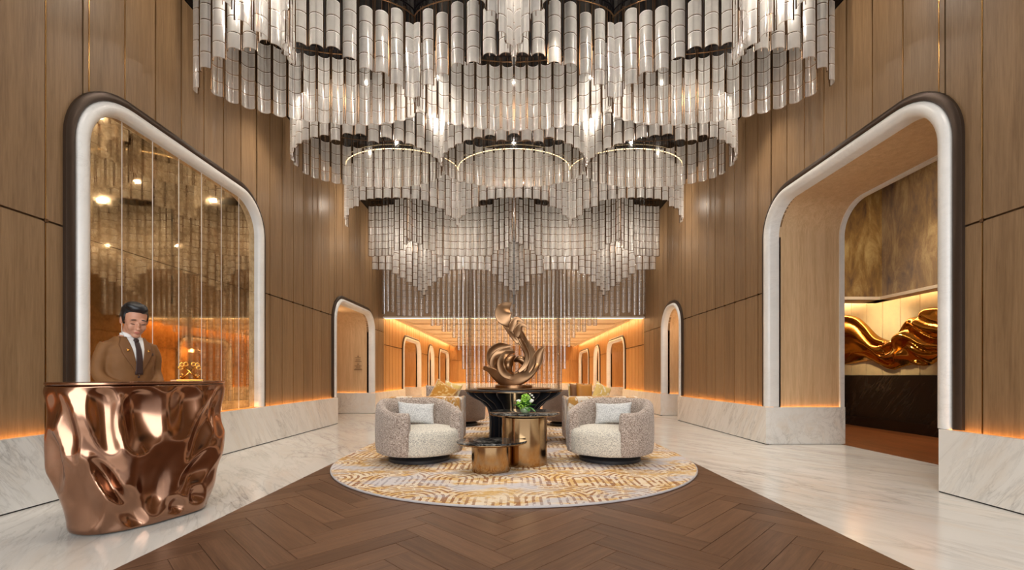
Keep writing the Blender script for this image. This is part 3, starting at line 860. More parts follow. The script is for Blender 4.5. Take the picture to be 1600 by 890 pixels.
# crossed keys emblem on the desk
kx, ky = -2.93, 4.05
keys = tag(empty('crossed_keys_emblem', (kx, ky, DTOP)), 'small gold crossed keys emblem on the copper desk', 'emblem')
keys.rotation_euler = (0, 0, math.radians(38)); keys.scale = (1.15, 1.15, 1.15)
kb = MB().box(-0.085, 0.085, -0.035, 0.035, 0, 0.012).build('base_plate', M['gold'], keys, local=True, bevel=0.003)
MB().box(-0.12, -0.02, -0.02, 0.05, 0, 0.008).build('back_plate', M['bronze'], keys, local=True)
for s in (-1, 1):
    mb = MB()
    a = s*0.72; ax = Vector((math.sin(a), 0.006*s, math.cos(a)))
    c0 = Vector((0, 0.010*s, 0.070))
    mb.tube([c0 - ax*0.078, c0 + ax*0.055], 0.0075, 10)
    for (du, dv) in ((0.075, 0), (0.062, 0.022), (0.062, -0.022)):
        o_ = c0 + ax*du + Vector((ax.z, 0, -ax.x))*dv
        mb.tube([o_ + Vector((0.0135*math.cos(t*PI/8), 0, 0.0135*math.sin(t*PI/8))) for t in range(17)], 0.0050, 8)
    e = c0 - ax*0.066; w = Vector((ax.z, 0, -ax.x))
    for du in (0, 0.02):
        mb.tube([e + ax*du, e + ax*du + w*(-s*0.03)], 0.006, 8)
    mb.build('key', M['gold'], keys, smooth=True, local=True)

# ------------------------------------------------------------------ armchairs
M['boucle'] = fabric('taupe_boucle', srgb(84, 68, 60), srgb(160, 140, 126), srgb(214, 200, 188), 150)
M['boucle_dark'] = fabric('brown_boucle', srgb(70, 56, 48), srgb(112, 92, 80), srgb(146, 124, 110), 210)
M['seat_weave'] = fabric('pale_woven_seat', srgb(132, 130, 128), srgb(212, 204, 188), srgb(232, 226, 212), 150)
M['pillow_weave'] = fabric('pale_grey_pillow_weave', srgb(160, 162, 164), srgb(206, 206, 204), srgb(232, 232, 230), 150)
def chair_parts(root, shell_m, seat_m):
    N = 56; rings = []
    amax = math.radians(140)
    def ring(a, sc=1.0, push=0.0):
        h = 0.80 - 0.15*smoothstep(math.radians(35), math.radians(125), abs(a))
        e = 2.5
        ca, sa = math.cos(a), math.sin(a)
        rad = lambda rx, ry: 1/((abs(sa)/rx)**e + (abs(ca)/ry)**e)**(1/e)
        prof = [(0.0, 0.15), (0.03, 0.115), (0.5, 0.11), (0.95, 0.125), (1.06, 0.20), (1.10, 0.38), (1.06, h-0.12), (0.97, h-0.035), (0.75, h), (0.40, h+0.002), (0.12, h-0.03), (0.0, h-0.10), (-0.02, 0.40)]
        out = []
        for f, z in prof:
            f = 0.5 + (f - 0.5)*sc
            z = 0.40 + (z - 0.40)*(0.55 + 0.45*sc)
            r = rad(0.415 + 0.125*f, 0.39 + 0.125*f)
            d = Vector((sa*r, ca*r, z))
            d += Vector((math.copysign(ca, a)*math.copysign(1, 1), -abs(sa), 0))*0 + Vector((0, -1, 0))*push
            out.append(d)
        return out
    rings = [ring(-amax, 0.45, 0.035), ring(-amax, 0.75, 0.028), ring(-amax, 0.93, 0.012)]
    for k in range(N + 1): rings.append(ring(-amax + 2*amax*k/N))
    rings += [ring(amax, 0.93, 0.012), ring(amax, 0.75, 0.028), ring(amax, 0.45, 0.035)]
    sh = fix_normals(MB().loft(rings).build('shell', shell_m, root, smooth=True, local=True))
    prof = [(0.30, 0.115), (0.455, 0.12), (0.475, 0.16), (0.475, 0.36), (0.462, 0.405), (0.43, 0.432), (0.30, 0.452), (0.1, 0.458), (0.01, 0.459)]
    rr = []
    for r, z in prof:
        ring_ = []
        for i in range(56):
            t = 2*PI*i/56; c, q = math.cos(t), math.sin(t)
            e = 2.5; rr_ = r/(abs(c)**e + abs(q)**e)**(1/e)
            x = rr_*c*0.96; y = rr_*q - 0.075
            y = min(y, 0.33)
            x = max(-0.415, min(0.415, x)) if y > -0.38 else x
            ring_.append((x, y, z))
        rr.append(ring_)
    fix_normals(MB().loft(rr).build('seat', seat_m, root, smooth=True, local=True))
    bs = MB().lathe([(0.36, 0.0), (0.40, 0.008), (0.40, 0.045), (0.385, 0.06), (0.34, 0.075), (0.30, 0.12), (0.01, 0.12)], seg=48).build('swivel_base', M['black_matte'], root, local=True)
    smooth_angle(bs, 40)
    return sh

def pillow_mesh(w, h, d, n=20):
    mb = MB(); rows = []
    def pt(i, j, sgn):
        u, v = -1 + 2*i/n, -1 + 2*j/n
        pinch = 1 - 0.10*(1 - abs(u)**2)*(abs(v)**3)
        px_, pz_ = u*w/2*(1 - 0.06*(1 - v*v)*abs(u)**3), v*h/2*pinch*(1 - 0.05*(1-u*u))
        t = max(0, (1 - u**4)*(1 - v**4))**0.55
        return (px_, sgn*d/2*t, pz_)
    idx = {}
    for sgn in (-1, 1):
        for i in range(n + 1):
            for j in range(n + 1):
                edge_ = i in (0, n) or j in (0, n)
                key = (0 if edge_ else sgn, i, j)
                if key not in idx:
                    idx[key] = len(mb.v); mb.v.append(pt(i, j, sgn))
    for sgn in (-1, 1):
        for i in range(n):
            for j in range(n):
                q = []
                for (a, b) in ((i, j), (i+1, j), (i+1, j+1), (i, j+1)):
                    e = a in (0, n) or b in (0, n); q.append(idx[(0 if e else sgn, a, b)])
                mb.f.append(tuple(q) if sgn < 0 else tuple(reversed(q)))
    return mb

def armchair(x, y, rz, label, group, dark=False):
    root = tag(empty('swivel_armchair', (x, y, RZ), rz), label, 'armchair', group)
    chair_parts(root, M['boucle_dark'] if dark else M['boucle'], M['boucle_dark'] if dark else M['seat_weave'])
    return root
def pillow(x, y, z, rz, tilt, w, h, d, mat, label, group, roll=0.0, name='pillow'):
    o = pillow_mesh(w, h, d).build(name, mat, None, smooth=True)
    o.matrix_world = Matrix.Translation((x, y, z)) @ Matrix.Rotation(rz, 4, 'Z') @ Matrix.Rotation(tilt, 4, 'X') @ Matrix.Rotation(roll, 4, 'Y')
    tag(o, label, 'cushion', group)
    return o
G1 = 'tub armchairs on the rug'
armchair(-1.25, 5.95, math.radians(36), 'taupe boucle tub armchair beside the lower bronze table', G1)
armchair(1.27, 5.95, math.radians(-36), 'taupe boucle tub armchair beside the taller bronze table', G1)
armchair(-1.22, 10.15, math.radians(180-20), 'dark brown tub armchair behind the sofa with yellow cushions', G1, True)
armchair(1.22, 10.15, math.radians(180+20), 'dark brown tub armchair behind the sofa with brown cushions', G1, True)
pillow(-1.33, 6.10, RZ + 0.60, math.radians(24), math.radians(-20), 0.50, 0.31, 0.13, M['pillow_weave'], 'pale grey lumbar pillow in the armchair by the lower bronze table', 'lumbar pillows in the armchairs', 0.08)
pillow(1.35, 6.10, RZ + 0.60, math.radians(-24), math.radians(-20), 0.50, 0.31, 0.13, M['pillow_weave'], 'pale grey lumbar pillow in the armchair by the taller bronze table', 'lumbar pillows in the armchairs', -0.05)

# ------------------------------------------------------------------ gold patterned sofas and their cushions
def damask(name, a, b, scale):
    t = NT(name); p = t.obj()
    n1 = t.noise(p, scale, 4, 0.6, 1.2)
    n2 = t.noise(p, scale*5, 3)
    c = t.ramp(n1, [(0.50, a), (0.56, b)])
    c = t.mix(t.math('MULTIPLY', n2, 0.3), c, tuple(x*0.5 for x in a))
    t.bsdf(c, 0.7, 0, t.bump(n1, 0.2, 0.005), spec=0.3, sheen=0.4); return t.m
M['damask'] = damask('gold_white_damask', srgb(206, 150, 72), srgb(244, 232, 212), 7.0)
M['damask2'] = damask('ochre_damask', srgb(200, 138, 48), srgb(232, 196, 128), 12.0)
M['velvet_gold'] = plain('amber_velvet', srgb(180, 118, 40), 0.6)
M['velvet_brown'] = plain('brown_velvet', srgb(120, 78, 40), 0.65)
M['cream_gold'] = damask('cream_gold_damask', srgb(224, 190, 110), srgb(246, 234, 206), 10.0)
def sofa(s, label):
    root = tag(empty('sofa', (s*1.42, 7.5, RZ)), label, 'sofa', 'patterned sofas behind the armchairs')
    x0, x1 = -0.57, 0.57
    MB().box(x0 + 0.03, x1 - 0.03, -0.42, 0.46, 0.07, 0.56).build('seat', M['damask'], root, local=True, bevel=0.04)
    MB().box(x0, x1, -0.46, -0.24, 0.05, 0.78).build('backrest', M['damask'], root, local=True, bevel=0.05)
    for q in (-1, 1):
        MB().box(*sorted((q*0.57, q*0.49)), -0.40, 0.46, 0.05, 0.66 if q*s > 0 else 0.76).build('arm', M['damask'], root, local=True, bevel=0.035)
        for yy in (-0.36, 0.38):
            MB().lathe([(0.018, 0.0), (0.028, 0.06)], (q*0.5, yy, 0), 12).build('leg', M['black_matte'], root, local=True)
    return root
sofa(-1, 'gold and white patterned sofa behind the left armchair')
sofa(1, 'gold and white patterned sofa behind the right armchair')
G2 = 'cushions on the patterned sofas'
def cush(px_, py_, Y, w, h, mat, label, rz=0, roll=0):
    x = (px_ - CX)*Y/F; z = H - (py_ - HOR)*Y/F
    pillow(x, Y, z, rz, math.radians(-10), w, h, 0.14, mat, label, G2, roll, 'sofa_cushion')
cush(692, 616, 7.36, 0.40, 0.40, M['damask2'], 'ochre patterned cushion on the left sofa', 0.2, 0.5)
cush(704, 614, 7.56, 0.32, 0.40, M['cream_gold'], 'cream and gold cushion on the left sofa', -0.2, 0.3)
cush(679, 617, 7.66, 0.30, 0.36, M['boucle'], 'small taupe cushion on the left sofa', 0.1)
cush(899, 617, 7.80, 0.26, 0.40, M['cream_gold'], 'cream cushion at the table end of the right sofa', 0.2)
cush(902, 617, 7.62, 0.26, 0.42, M['velvet_brown'], 'dark brown velvet cushion on the right sofa', 0.1)
cush(913, 617, 7.44, 0.28, 0.42, M['velvet_gold'], 'amber velvet cushion on the right sofa', 0.2, 0.05)
cush(938, 618, 7.46, 0.30, 0.44, M['cream_gold'], 'tilted yellow patterned cushion on the right sofa', 0.3, 0.45)

# ------------------------------------------------------------------ nesting bronze tables
def organic(cx, cy, rx, ry, z, n=72, e=2.2, rot=0.0, tip=0.0, tipa=0.0):
    out = []
    for i in range(n):
        t = 2*PI*i/n; c, q = math.cos(t), math.sin(t)
        r = 1/(abs(c)**e + abs(q)**e)**(1/e)
        k = 1 + tip*max(0, math.cos(t - tipa))**14
        x, y = rx*r*c*k, ry*r*q*k
        out.append((cx + x*math.cos(rot) - y*math.sin(rot), cy + x*math.sin(rot) + y*math.cos(rot), z))
    return out
def side_table(label, dc, dr, tc, tr, zt, tip=(0, 0), rot=0.0):
    root = tag(empty('side_table', (dc[0], dc[1], RZ)), label, 'table', 'bronze drum tables between the armchairs')
    b = MB().loft([organic(*dc, *dr, RZ), organic(*dc, *dr, zt - 0.045)]).build('drum', M['champagne'], root); smooth_angle(fix_normals(b), 40)
    b = MB().loft([organic(*tc, tr[0]*s, tr[1]*s, z, rot=rot, tip=tip[0], tipa=tip[1]) for s, z in ((0.90, zt - 0.045), (0.985, zt - 0.03), (0.985, zt - 0.022))]).build('brass_rim', M['champagne'], root); smooth_angle(fix_normals(b), 40)
    b = MB().loft([organic(*tc, tr[0]*s, tr[1]*s, z, rot=rot, tip=tip[0], tipa=tip[1]) for s, z in ((0.985, zt - 0.022), (1.0, zt - 0.016), (1.0, zt - 0.004), (0.99, zt))]).build('marble_top', M['marble_black'], root); smooth_angle(fix_normals(b), 40)
    return root
side_table('taller bronze drum table with black marble top and flowers', (0.135, 5.75), (0.29, 0.35), (0.14, 5.93), (0.465, 0.50), 0.67)
side_table('lower bronze drum table with black marble top', (-0.27, 5.27), (0.226, 0.21), (-0.285, 5.24), (0.385, 0.27), 0.385, (0.14, 0.1))

# flower bowl
fx, fy = 0.145, 5.70
vase = tag(empty('flower_bowl', (fx, fy, 0.67)), 'green glass bowl of white roses and hydrangea on the taller table', 'flowers')
gm = NT('pale_green_glass'); gm.bsdf((0.62, 0.82, 0.45), 0.08, 0, trans=0.55); M['green_glass'] = gm.m
M['petal_white'] = plain('white_petal', srgb(246, 244, 234), 0.6)
M['petal_green'] = plain('lime_hydrangea', srgb(150, 200, 70), 0.6)
M['leaf'] = plain('green_leaf', srgb(70, 128, 48), 0.5)
smooth_angle(MB().lathe([(0.03, 0.0), (0.055, 0.008), (0.068, 0.035), (0.064, 0.065), (0.055, 0.078), (0.05, 0.075), (0.058, 0.05), (0.05, 0.02), (0.01, 0.015)], seg=32).build('bowl', M['green_glass'], vase, local=True), 60)
def rose(c, r):
    mb = MB()
    mb.ellipsoid(c, r*0.55, r*0.55, r*0.6, 10, 6)
    for k in range(7):
        a = k*2.4; q = Matrix.Rotation(a, 3, 'Z') @ Matrix.Rotation(0.5 + 0.06*k, 3, 'Y')
        mb.ellipsoid(Vector(c) + q @ Vector((r*0.45, 0, 0.1*r)), r*0.22, r*0.62, r*0.62, 9, 6, q)
    return mb
for c, r in (((-0.085, -0.02, 0.155), 0.036), ((0.075, -0.03, 0.16), 0.038), ((0.04, 0.0, 0.205), 0.030), ((0.085, 0.01, 0.225), 0.018), ((0.06, 0.01, 0.245), 0.014), ((0.105, 0.0, 0.20), 0.014)):
    rose(c, r).build('white_rose', M['petal_white'], vase, smooth=True, local=True)
for c, r in (((-0.045, -0.05, 0.115), 0.062), ((0.0, -0.03, 0.20), 0.05), ((0.02, 0.03, 0.15), 0.06)):
    mb = MB()
    for k in range(60):
        v = Vector((R.gauss(0, 1), R.gauss(0, 1), R.gauss(0, 1))).normalized()*r*R.uniform(0.75, 1.0)
        mb.ellipsoid(Vector(c) + v, 0.013, 0.013, 0.009, 6, 4)
    mb.build('hydrangea', M['petal_green'], vase, smooth=True, local=True)
def leaf_mb(a, el, ln, w):
    mb = MB(); d = Vector((math.cos(a)*math.cos(el), math.sin(a)*math.cos(el), math.sin(el))); sd = Vector((-math.sin(a), math.cos(a), 0))
    up = d.cross(sd)
    rows = []
    for i in range(7):
        t = i/6; ww = w*math.sin(PI*min(1, t*0.95 + 0.05))**0.8 + 0.001
        c = d*ln*t + Vector((0, 0, -0.25*ln*t*t))
        rows.append([c - sd*ww + up*ww*0.4, c + up*-0.002, c + sd*ww + up*ww*0.4])
    return mb.open_loft(rows)
for k in range(16):
    a = R.uniform(0, 2*PI); el = R.uniform(0.3, 1.25)
    mb = leaf_mb(a, el, R.uniform(0.11, 0.21), R.uniform(0.014, 0.026))
    mb.v = [(x, y, z + 0.07) for x, y, z in mb.v]
    o = mb.build('leaf', M['leaf'], vase, smooth=True, local=True)
for a, ln in ((-0.5, 0.15), (-1.2, 0.12)):
    mb = leaf_mb(a, -0.15, ln, 0.036); mb.v = [(x, y, z + 0.075) for x, y, z in mb.v]
    mb.build('leaf', M['leaf'], vase, smooth=True, local=True)

# ------------------------------------------------------------------ round pedestal table and bronze sculpture
TX, TY = -0.005, 7.9
pt_ = tag(empty('pedestal_table', (TX, TY, RZ)), 'black round pedestal table with curved fins under the bronze sculpture', 'table')
zt = 0.905 - RZ
smooth_angle(MB().lathe([(0.30, zt - 0.05), (0.84, zt - 0.035), (0.855, zt - 0.025), (0.855, zt - 0.006), (0.845, zt), (0.01, zt)], seg=72).build('table_top', M['black_matte'], pt_, local=True), 35)
smooth_angle(MB().lathe([(0.22, 0.0), (0.22, zt - 0.05)], seg=40).build('column', M['champagne'], pt_, local=True), 35)
smooth_angle(MB().lathe([(0.46, 0.0), (0.46, 0.03), (0.01, 0.03)], seg=48).build('foot', M['black_matte'], pt_, local=True), 35)
smooth_angle(MB().lathe([(0.845, zt - 0.037), (0.86, zt - 0.033), (0.86, zt - 0.026), (0.845, zt - 0.025)], seg=72).build('brass_edge', M['champagne'], pt_, local=True), 35)
prof = [(0.18, 0.03), (0.43, 0.03), (0.425, 0.30), (0.43, 0.42), (0.47, 0.55), (0.58, 0.66), (0.72, 0.73), (0.81, 0.79), (0.835, zt - 0.04), (0.18, zt - 0.05)]
fin = MB().prism([(r, -0.011, z) for r, z in prof], (0, 0.022, 0)); FIN = fin.mesh('fin'); FIN.materials.append(M['black_matte'])
for k in range(22):
    o = bpy.data.objects.new('fin', FIN); COL.objects.link(o); o.parent = pt_; o.rotation_euler = (0, 0, 2*PI*k/22 + 0.1)
smooth_angle(MB().lathe([(0.60, zt), (0.64, zt + 0.003), (0.645, zt + 0.014), (0.64, zt + 0.024), (0.01, zt + 0.024)], seg=72).build('bronze_tier', M['bronze'], pt_, local=True), 35)
SZ = 0.905 + 0.024
sc_ = tag(empty('bronze_sculpture', (TX, TY, SZ)), 'swirling bronze flame sculpture on the black pedestal table', 'sculpture')
smooth_angle(MB().lathe([(0.315, 0.0), (0.33, 0.005), (0.33, 0.042), (0.32, 0.05), (0.01, 0.05)], seg=64).build('plinth_disc', M['bronze'], sc_, local=True), 35)
KS = TY / F
def sp3(px_, py_, dy): return Vector(((px_ - CX)*KS, TY + dy, H - (py_ - HOR)*KS))
def ribbon(name, pts, cup=0.35, n=30, seg=18):
    """pts: px, py, depth, half width, half thickness, twist (0 = broad face towards the hall)"""
    S = spline(pts, n); rings = []
    C = [sp3(a[0], a[1], a[2]) for a in S]
    for i, a in enumerate(S):
        t = (C[min(i+1, n-1)] - C[max(i-1, 0)]).normalized()
        w0 = t.cross(Vector((0, 1, 0)))
        w0 = w0.normalized() if w0.length > 1e-4 else Vector((1, 0, 0))
        d0 = t.cross(w0).normalized()
        if d0.y > 0: d0 = -d0
        w = w0*math.cos(a[5]) + d0*math.sin(a[5]); d = -w0*math.sin(a[5]) + d0*math.cos(a[5])
        hw, ht = max(a[3], 0.3)*KS, max(a[4], 0.25)*KS
        ring = []
        for k in range(seg):
            q = 2*PI*k/seg
            u, v = math.cos(q), math.sin(q)
            ring.append(C[i] + w*(hw*u) + d*(ht*v - cup*hw*(1 - u*u) + cup*hw*0.5))
        rings.append(ring)
    o = fix_normals(MB().loft(rings).build(name, M['bronze'], sc_, smooth=True))
    m = o.modifiers.new('subsurf', 'SUBSURF'); m.levels = 1; m.render_levels = 1
    return o
ribbon('bowl_sweep', [(756, 574, -0.05, 3.5, 3, 0), (765, 577, -0.08, 5, 4, 0.1), (775, 584, -0.12, 8, 5, 0.3), (786, 592, -0.14, 10, 6, 0.3), (798, 595, -0.14, 11, 7, 0.2), (812, 590, -0.12, 11, 6, 0), (825, 582, -0.08, 10, 5, -0.2), (835, 572, -0.04, 8, 4, -0.3), (841, 564, 0.0, 4, 2.5, -0.2)], 0.3, 44)
ribbon('back_bowl', [(770, 570, 0.10, 4, 3, 0), (780, 584, 0.14, 9, 5, 0.3), (800, 592, 0.15, 11, 6, 0), (820, 584, 0.12, 9, 5, -0.3), (832, 570, 0.06, 4, 3, 0)], 0.2, 30)
ribbon('right_leaf', [(830, 584, -0.02, 3, 2.5, 0), (837, 571, -0.03, 8, 3, 0.0), (840.5, 559, -0.05, 9, 2.4, 0.0), (844.5, 549, -0.06, 6, 1.9, 0.0), (851.5, 540.5, -0.08, 0.8, 0.7, 0)], 0.5, 30)
ribbon('stem', [(806, 587, -0.02, 5, 4, 0), (819, 580, -0.06, 9, 5, -0.2), (827, 569, -0.06, 9, 5, -0.2), (829, 557, -0.03, 9, 5, 0.1), (824, 545, 0.0, 9, 5, 0.3), (816, 533, 0.02, 8.5, 5, 0.4), (809, 521, 0.0, 8.5, 4.5, 0.3), (802, 512, -0.02, 6.5, 4, 0.0), (795, 508, -0.03, 2, 2, 0)], 0.45, 46)
ribbon('stem_fold', [(812, 528, -0.05, 3, 2, 0.2), (819, 541, -0.08, 4, 2, 0.4), (824, 556, -0.12, 4, 2, 0.2), (820, 571, -0.15, 4, 2.4, 0), (810, 581, -0.17, 2, 1.5, 0)], 0.5, 30)
ribbon('crown_leaf', [(798, 512, -0.02, 1.5, 1.5, 0), (792, 504, -0.05, 8, 2.4, 0.0), (787.5, 496, -0.06, 12.5, 2.2, 0.0), (786.5, 487, -0.05, 13, 2.0, 0.0), (790.5, 479.5, -0.02, 8.5, 1.7, 0.0), (799.5, 472.5, 0.0, 0.6, 0.6, 0)], 0.22, 34)
ribbon('crown_tie', [(786, 507, -0.02, 1.2, 1.2, 0), (794, 516, -0.03, 3, 2, 0.3), (802, 525, -0.03, 4.5, 2.4, 0.3), (810, 536, -0.03, 3, 2, 0)], 0.4, 22)
ribbon('upper_curl', [(799, 519, -0.04, 3, 2.5, 0), (801, 508, -0.06, 6, 3, 0.2), (808, 500, -0.07, 5, 2.6, 0.0), (817.5, 503.5, -0.09, 1, 1, 0)], 0.5, 24)
ribbon('upper_curl', [(807, 527, -0.05, 4, 3, 0), (809, 516, -0.08, 6.5, 3, 0.2), (815, 509, -0.10, 4.5, 2.4, 0.0), (824, 511.5, -0.12, 0.9, 0.9, 0)], 0.5, 24)
ribbon('left_petal', [(770, 573, -0.04, 3, 2.5, 0), (768, 562, -0.06, 8, 3, 0.0), (772, 552, -0.08, 10.5, 2.6, 0.0), (782, 545, -0.07, 10, 2.4, 0.0), (792, 542, -0.04, 5, 2, 0), (800, 540.5, -0.03, 0.8, 0.8, 0)], 0.55, 34)
ribbon('left_petal', [(774, 580, -0.08, 3, 2.5, 0), (771, 568, -0.11, 6, 3, -0.2), (776, 557, -0.13, 7, 3, -0.3), (788, 550, -0.12, 6.5, 2.6, 0), (803, 546, -0.09, 0.8, 0.8, 0)], 0.5, 32)
ribbon('centre_crescent', [(804, 550, -0.10, 1.5, 1.5, 0), (790, 554, -0.16, 5, 3, 0.2), (783, 567, -0.20, 6.5, 3.5, 0.3), (787, 581, -0.20, 7, 4, 0.2), (799, 589, -0.18, 5, 3.5, 0), (812, 588, -0.14, 2, 2, 0)], 0.5, 36)
ribbon('centre_petal', [(805, 556, -0.14, 1.5, 1.5, 0), (798, 561, -0.19, 6, 3, 0), (794, 571, -0.22, 7.5, 4, 0), (797, 580, -0.20, 4, 3, 0), (803, 584, -0.18, 1, 1, 0)], -0.4, 26)
ribbon('inner_ring', [(803, 564, -0.04, 2, 2, 0), (812, 561, -0.06, 6, 4, 0), (820, 567, -0.06, 6, 4, 0), (821, 577, -0.07, 5, 4, 0), (811, 584, -0.10, 3, 3, 0)], -0.3, 28)
MB().ellipsoid(sp3(800, 594, 0.0), 11*KS, 0.13, 6.5*KS).build('core', M['bronze'], sc_, smooth=True)

# ------------------------------------------------------------------ gold relief in the lounge
def lp(px_, py_):
    y = 7.97*F/(px_ - CX); return (y, H - (py_ - HOR)*y/F)
up = [(1292, 512), (1303, 499), (1313, 492.5), (1326, 492), (1341, 495.5), (1355.5, 507), (1370, 522), (1382, 529), (1396, 532), (1408, 524.5), (1417, 507), (1428.5, 495.5), (1440, 492.5), (1446, 482), (1460, 479.5), (1477, 480), (1498, 486), (1520, 502), (1545, 530)]
lo = [(1292, 545), (1303, 560), (1313, 568.5), (1329, 568.5), (1347, 565.5), (1364, 564), (1379, 570), (1396, 577.5), (1411, 573), (1425.5, 570), (1446, 571.5), (1463.5, 565.5), (1477, 557), (1498, 552), (1520, 546), (1545, 540), (1560, 538)]
NU, NV = 150, 46
U = spline([lp(*p) for p in up], NU + 1); Lw = spline([lp(*p) for p in lo], NU + 1)
import bisect
yl = [q[0] for q in Lw]
def low_at(y):
    best = min(range(len(Lw)), key=lambda i: abs(Lw[i][0] - y)); return Lw[best][1]
front, back = [], []
for i in range(NU + 1):
    t = i/NU; (y1, z1) = U[i]; z0 = min(low_at(y1), z1 - 0.02)
    fr, bk = [], []
    for j in range(NV + 1):
        v = j/NV
        z = z0 + (z1 - z0)*v
        env = (4*v*(1 - v))**0.42
        flow = v*3.1 + 0.55*math.sin(7.5*t + 0.4) + 0.35*math.sin(15*t + 3*v) + 0.5*t
        fold = abs(math.sin(PI*flow))**0.8
        fold2 = 0.5 + 0.5*math.sin(2*PI*(v*2.2 - 0.6*math.sin(5*t) + 1.7*t))
        swell = 0.5 + 0.5*math.sin(9*t + 1.2 + 2.2*v)
        d = env*(0.05 + 0.17*fold*(0.5 + 0.5*swell) + 0.10*fold2)
        fr.append((7.96 - d, y1, z)); bk.append((7.962, y1, z))
    front.append(fr); back.append(bk)
mb = MB().open_loft(front); mb.open_loft([list(reversed(b)) for b in back])
gr = mb.build('gold_relief', M['gold'], smooth=True); fix_normals(gr)
m = gr.modifiers.new('subsurf', 'SUBSURF'); m.levels = 1; m.render_levels = 1
tag(gr, 'flowing polished gold wall relief above the dark marble in the lounge', 'wall sculpture')

# small dark notice printed on the portal lining
M['ink'] = plain('brown_ink', srgb(92, 58, 30), 0.6)
ns = tag(empty('wall_notice', (-4.9, 13.54, 1.5)), 'tiny brown printed notice on the lining of the lower portal', 'notice')
def mark(x0, x1, y0, y1):
    Yn = 13.545; q = Yn/F
    MB().box((x0-CX)*q, (x1-CX)*q, Yn - 0.004, Yn + 0.004, H - (y1-HOR)*q, H - (y0-HOR)*q).build('print_line', M['ink'], ns)
for x0, x1, y in ((555, 563.5, 558.6), (555.5, 563, 562), (554.5, 564.8, 564.6), (554, 565, 571.4), (556, 563.3, 573.5), (554.5, 564.5, 576), (553, 566, 577.4)):
    mark(x0, x1, y - 0.3, y + 0.3)
for y in (556.3, 568.6): mark(558.6, 560, y - 0.7, y + 0.7)
# ------------------------------------------------------------------ the concierge
M['skin'] = plain('skin', srgb(204, 148, 120), 0.5)
M['hair'] = plain('black_hair', (0.008, 0.008, 0.010), 0.42)
M['suit'] = plain('brown_suit', srgb(128, 86, 46), 0.75)
M['suit_dark'] = plain('brown_lapel', srgb(118, 78, 42), 0.75)
M['shirt'] = plain('white_shirt', srgb(240, 238, 234), 0.8)
M['tie'] = plain('dark_brown_tie', srgb(60, 40, 36), 0.6)
M['shoe'] = plain('dark_shoe', (0.02, 0.013, 0.01), 0.35)
M['lip'] = plain('lip', srgb(196, 120, 104), 0.5)
PX_, PY_, PYAW = -3.46, 4.03, math.radians(70)
def oval(c, rx, ry, n=28, e=2.2, tilt=None):
    out = []
    for i in range(n):
        t = 2*PI*i/n; cc, q = math.cos(t), math.sin(t)
        r = 1/(abs(cc)**e + abs(q)**e)**(1/e)
        v = Vector((rx*r*cc, ry*r*q, 0))
        if tilt is not None: v = tilt @ v
        out.append(Vector(c) + v)
    return out
def limb(mb, pts, radii, seg=16):
    S = spline([tuple(p) + (r,) for p, r in zip(pts, radii)], 22)
    mb.tube([s[:3] for s in S], [s[3] for s in S], seg)
HM = Matrix.Translation((0.0, -0.075, 1.645)) @ Matrix.Rotation(math.radians(-16), 4, 'Z') @ Matrix.Rotation(math.radians(22), 4, 'X') @ Matrix.Scale(1.12, 4)
H3 = HM.to_3x3()
def he(mb, c, rx, ry, rz, seg=24, rows=14, rot=None):
    mb.ellipsoid(HM @ Vector(c), rx, ry, rz, seg, rows, H3 @ rot if rot is not None else H3)
TORSO = [(0.92, 0.165, 0.115, 0.0), (1.00, 0.160, 0.112, 0.0), (1.10, 0.160, 0.112, 0.0), (1.20, 0.168, 0.116, 0.0), (1.30, 0.178, 0.120, 0.0), (1.38, 0.178, 0.114, 0.005), (1.44, 0.150, 0.096, 0.01), (1.48, 0.105, 0.078, 0.01), (1.51, 0.075, 0.065, 0.0)]
ARM = {-1: [(-0.165, 0.0, 1.42), (-0.205, 0.01, 1.32), (-0.222, 0.02, 1.20), (-0.215, -0.02, 1.12), (-0.175, -0.10, 1.07), (-0.095, -0.145, 1.035)],
       1: [(0.165, 0.0, 1.42), (0.205, 0.0, 1.32), (0.220, 0.02, 1.20), (0.213, -0.02, 1.12), (0.175, -0.10, 1.07), (0.095, -0.145, 1.035)]}
LEG = {-1: [(-0.085, 0.0, 0.95), (-0.095, -0.01, 0.72), (-0.10, -0.015, 0.50), (-0.105, 0.01, 0.30), (-0.11, 0.02, 0.06)],
       1: [(0.085, 0.0, 0.95), (0.095, -0.01, 0.72), (0.10, -0.015, 0.50), (0.105, 0.01, 0.30), (0.11, 0.02, 0.06)]}
def remesh(o, size, it=6, f=0.5):
    m = o.modifiers.new('remesh', 'REMESH'); m.mode = 'VOXEL'; m.voxel_size = size; m.use_smooth_shade = True
    if it:
        s = o.modifiers.new('smooth', 'SMOOTH'); s.factor = f; s.iterations = it
    return o
mb = MB()
mb.loft([oval((0, y, z), rx*0.9, ry*0.88) for z, rx, ry, y in TORSO])
limb(mb, [(0, 0.005, 1.46), (0, -0.02, 1.53), (0, -0.05, 1.60)], [0.066, 0.060, 0.060])
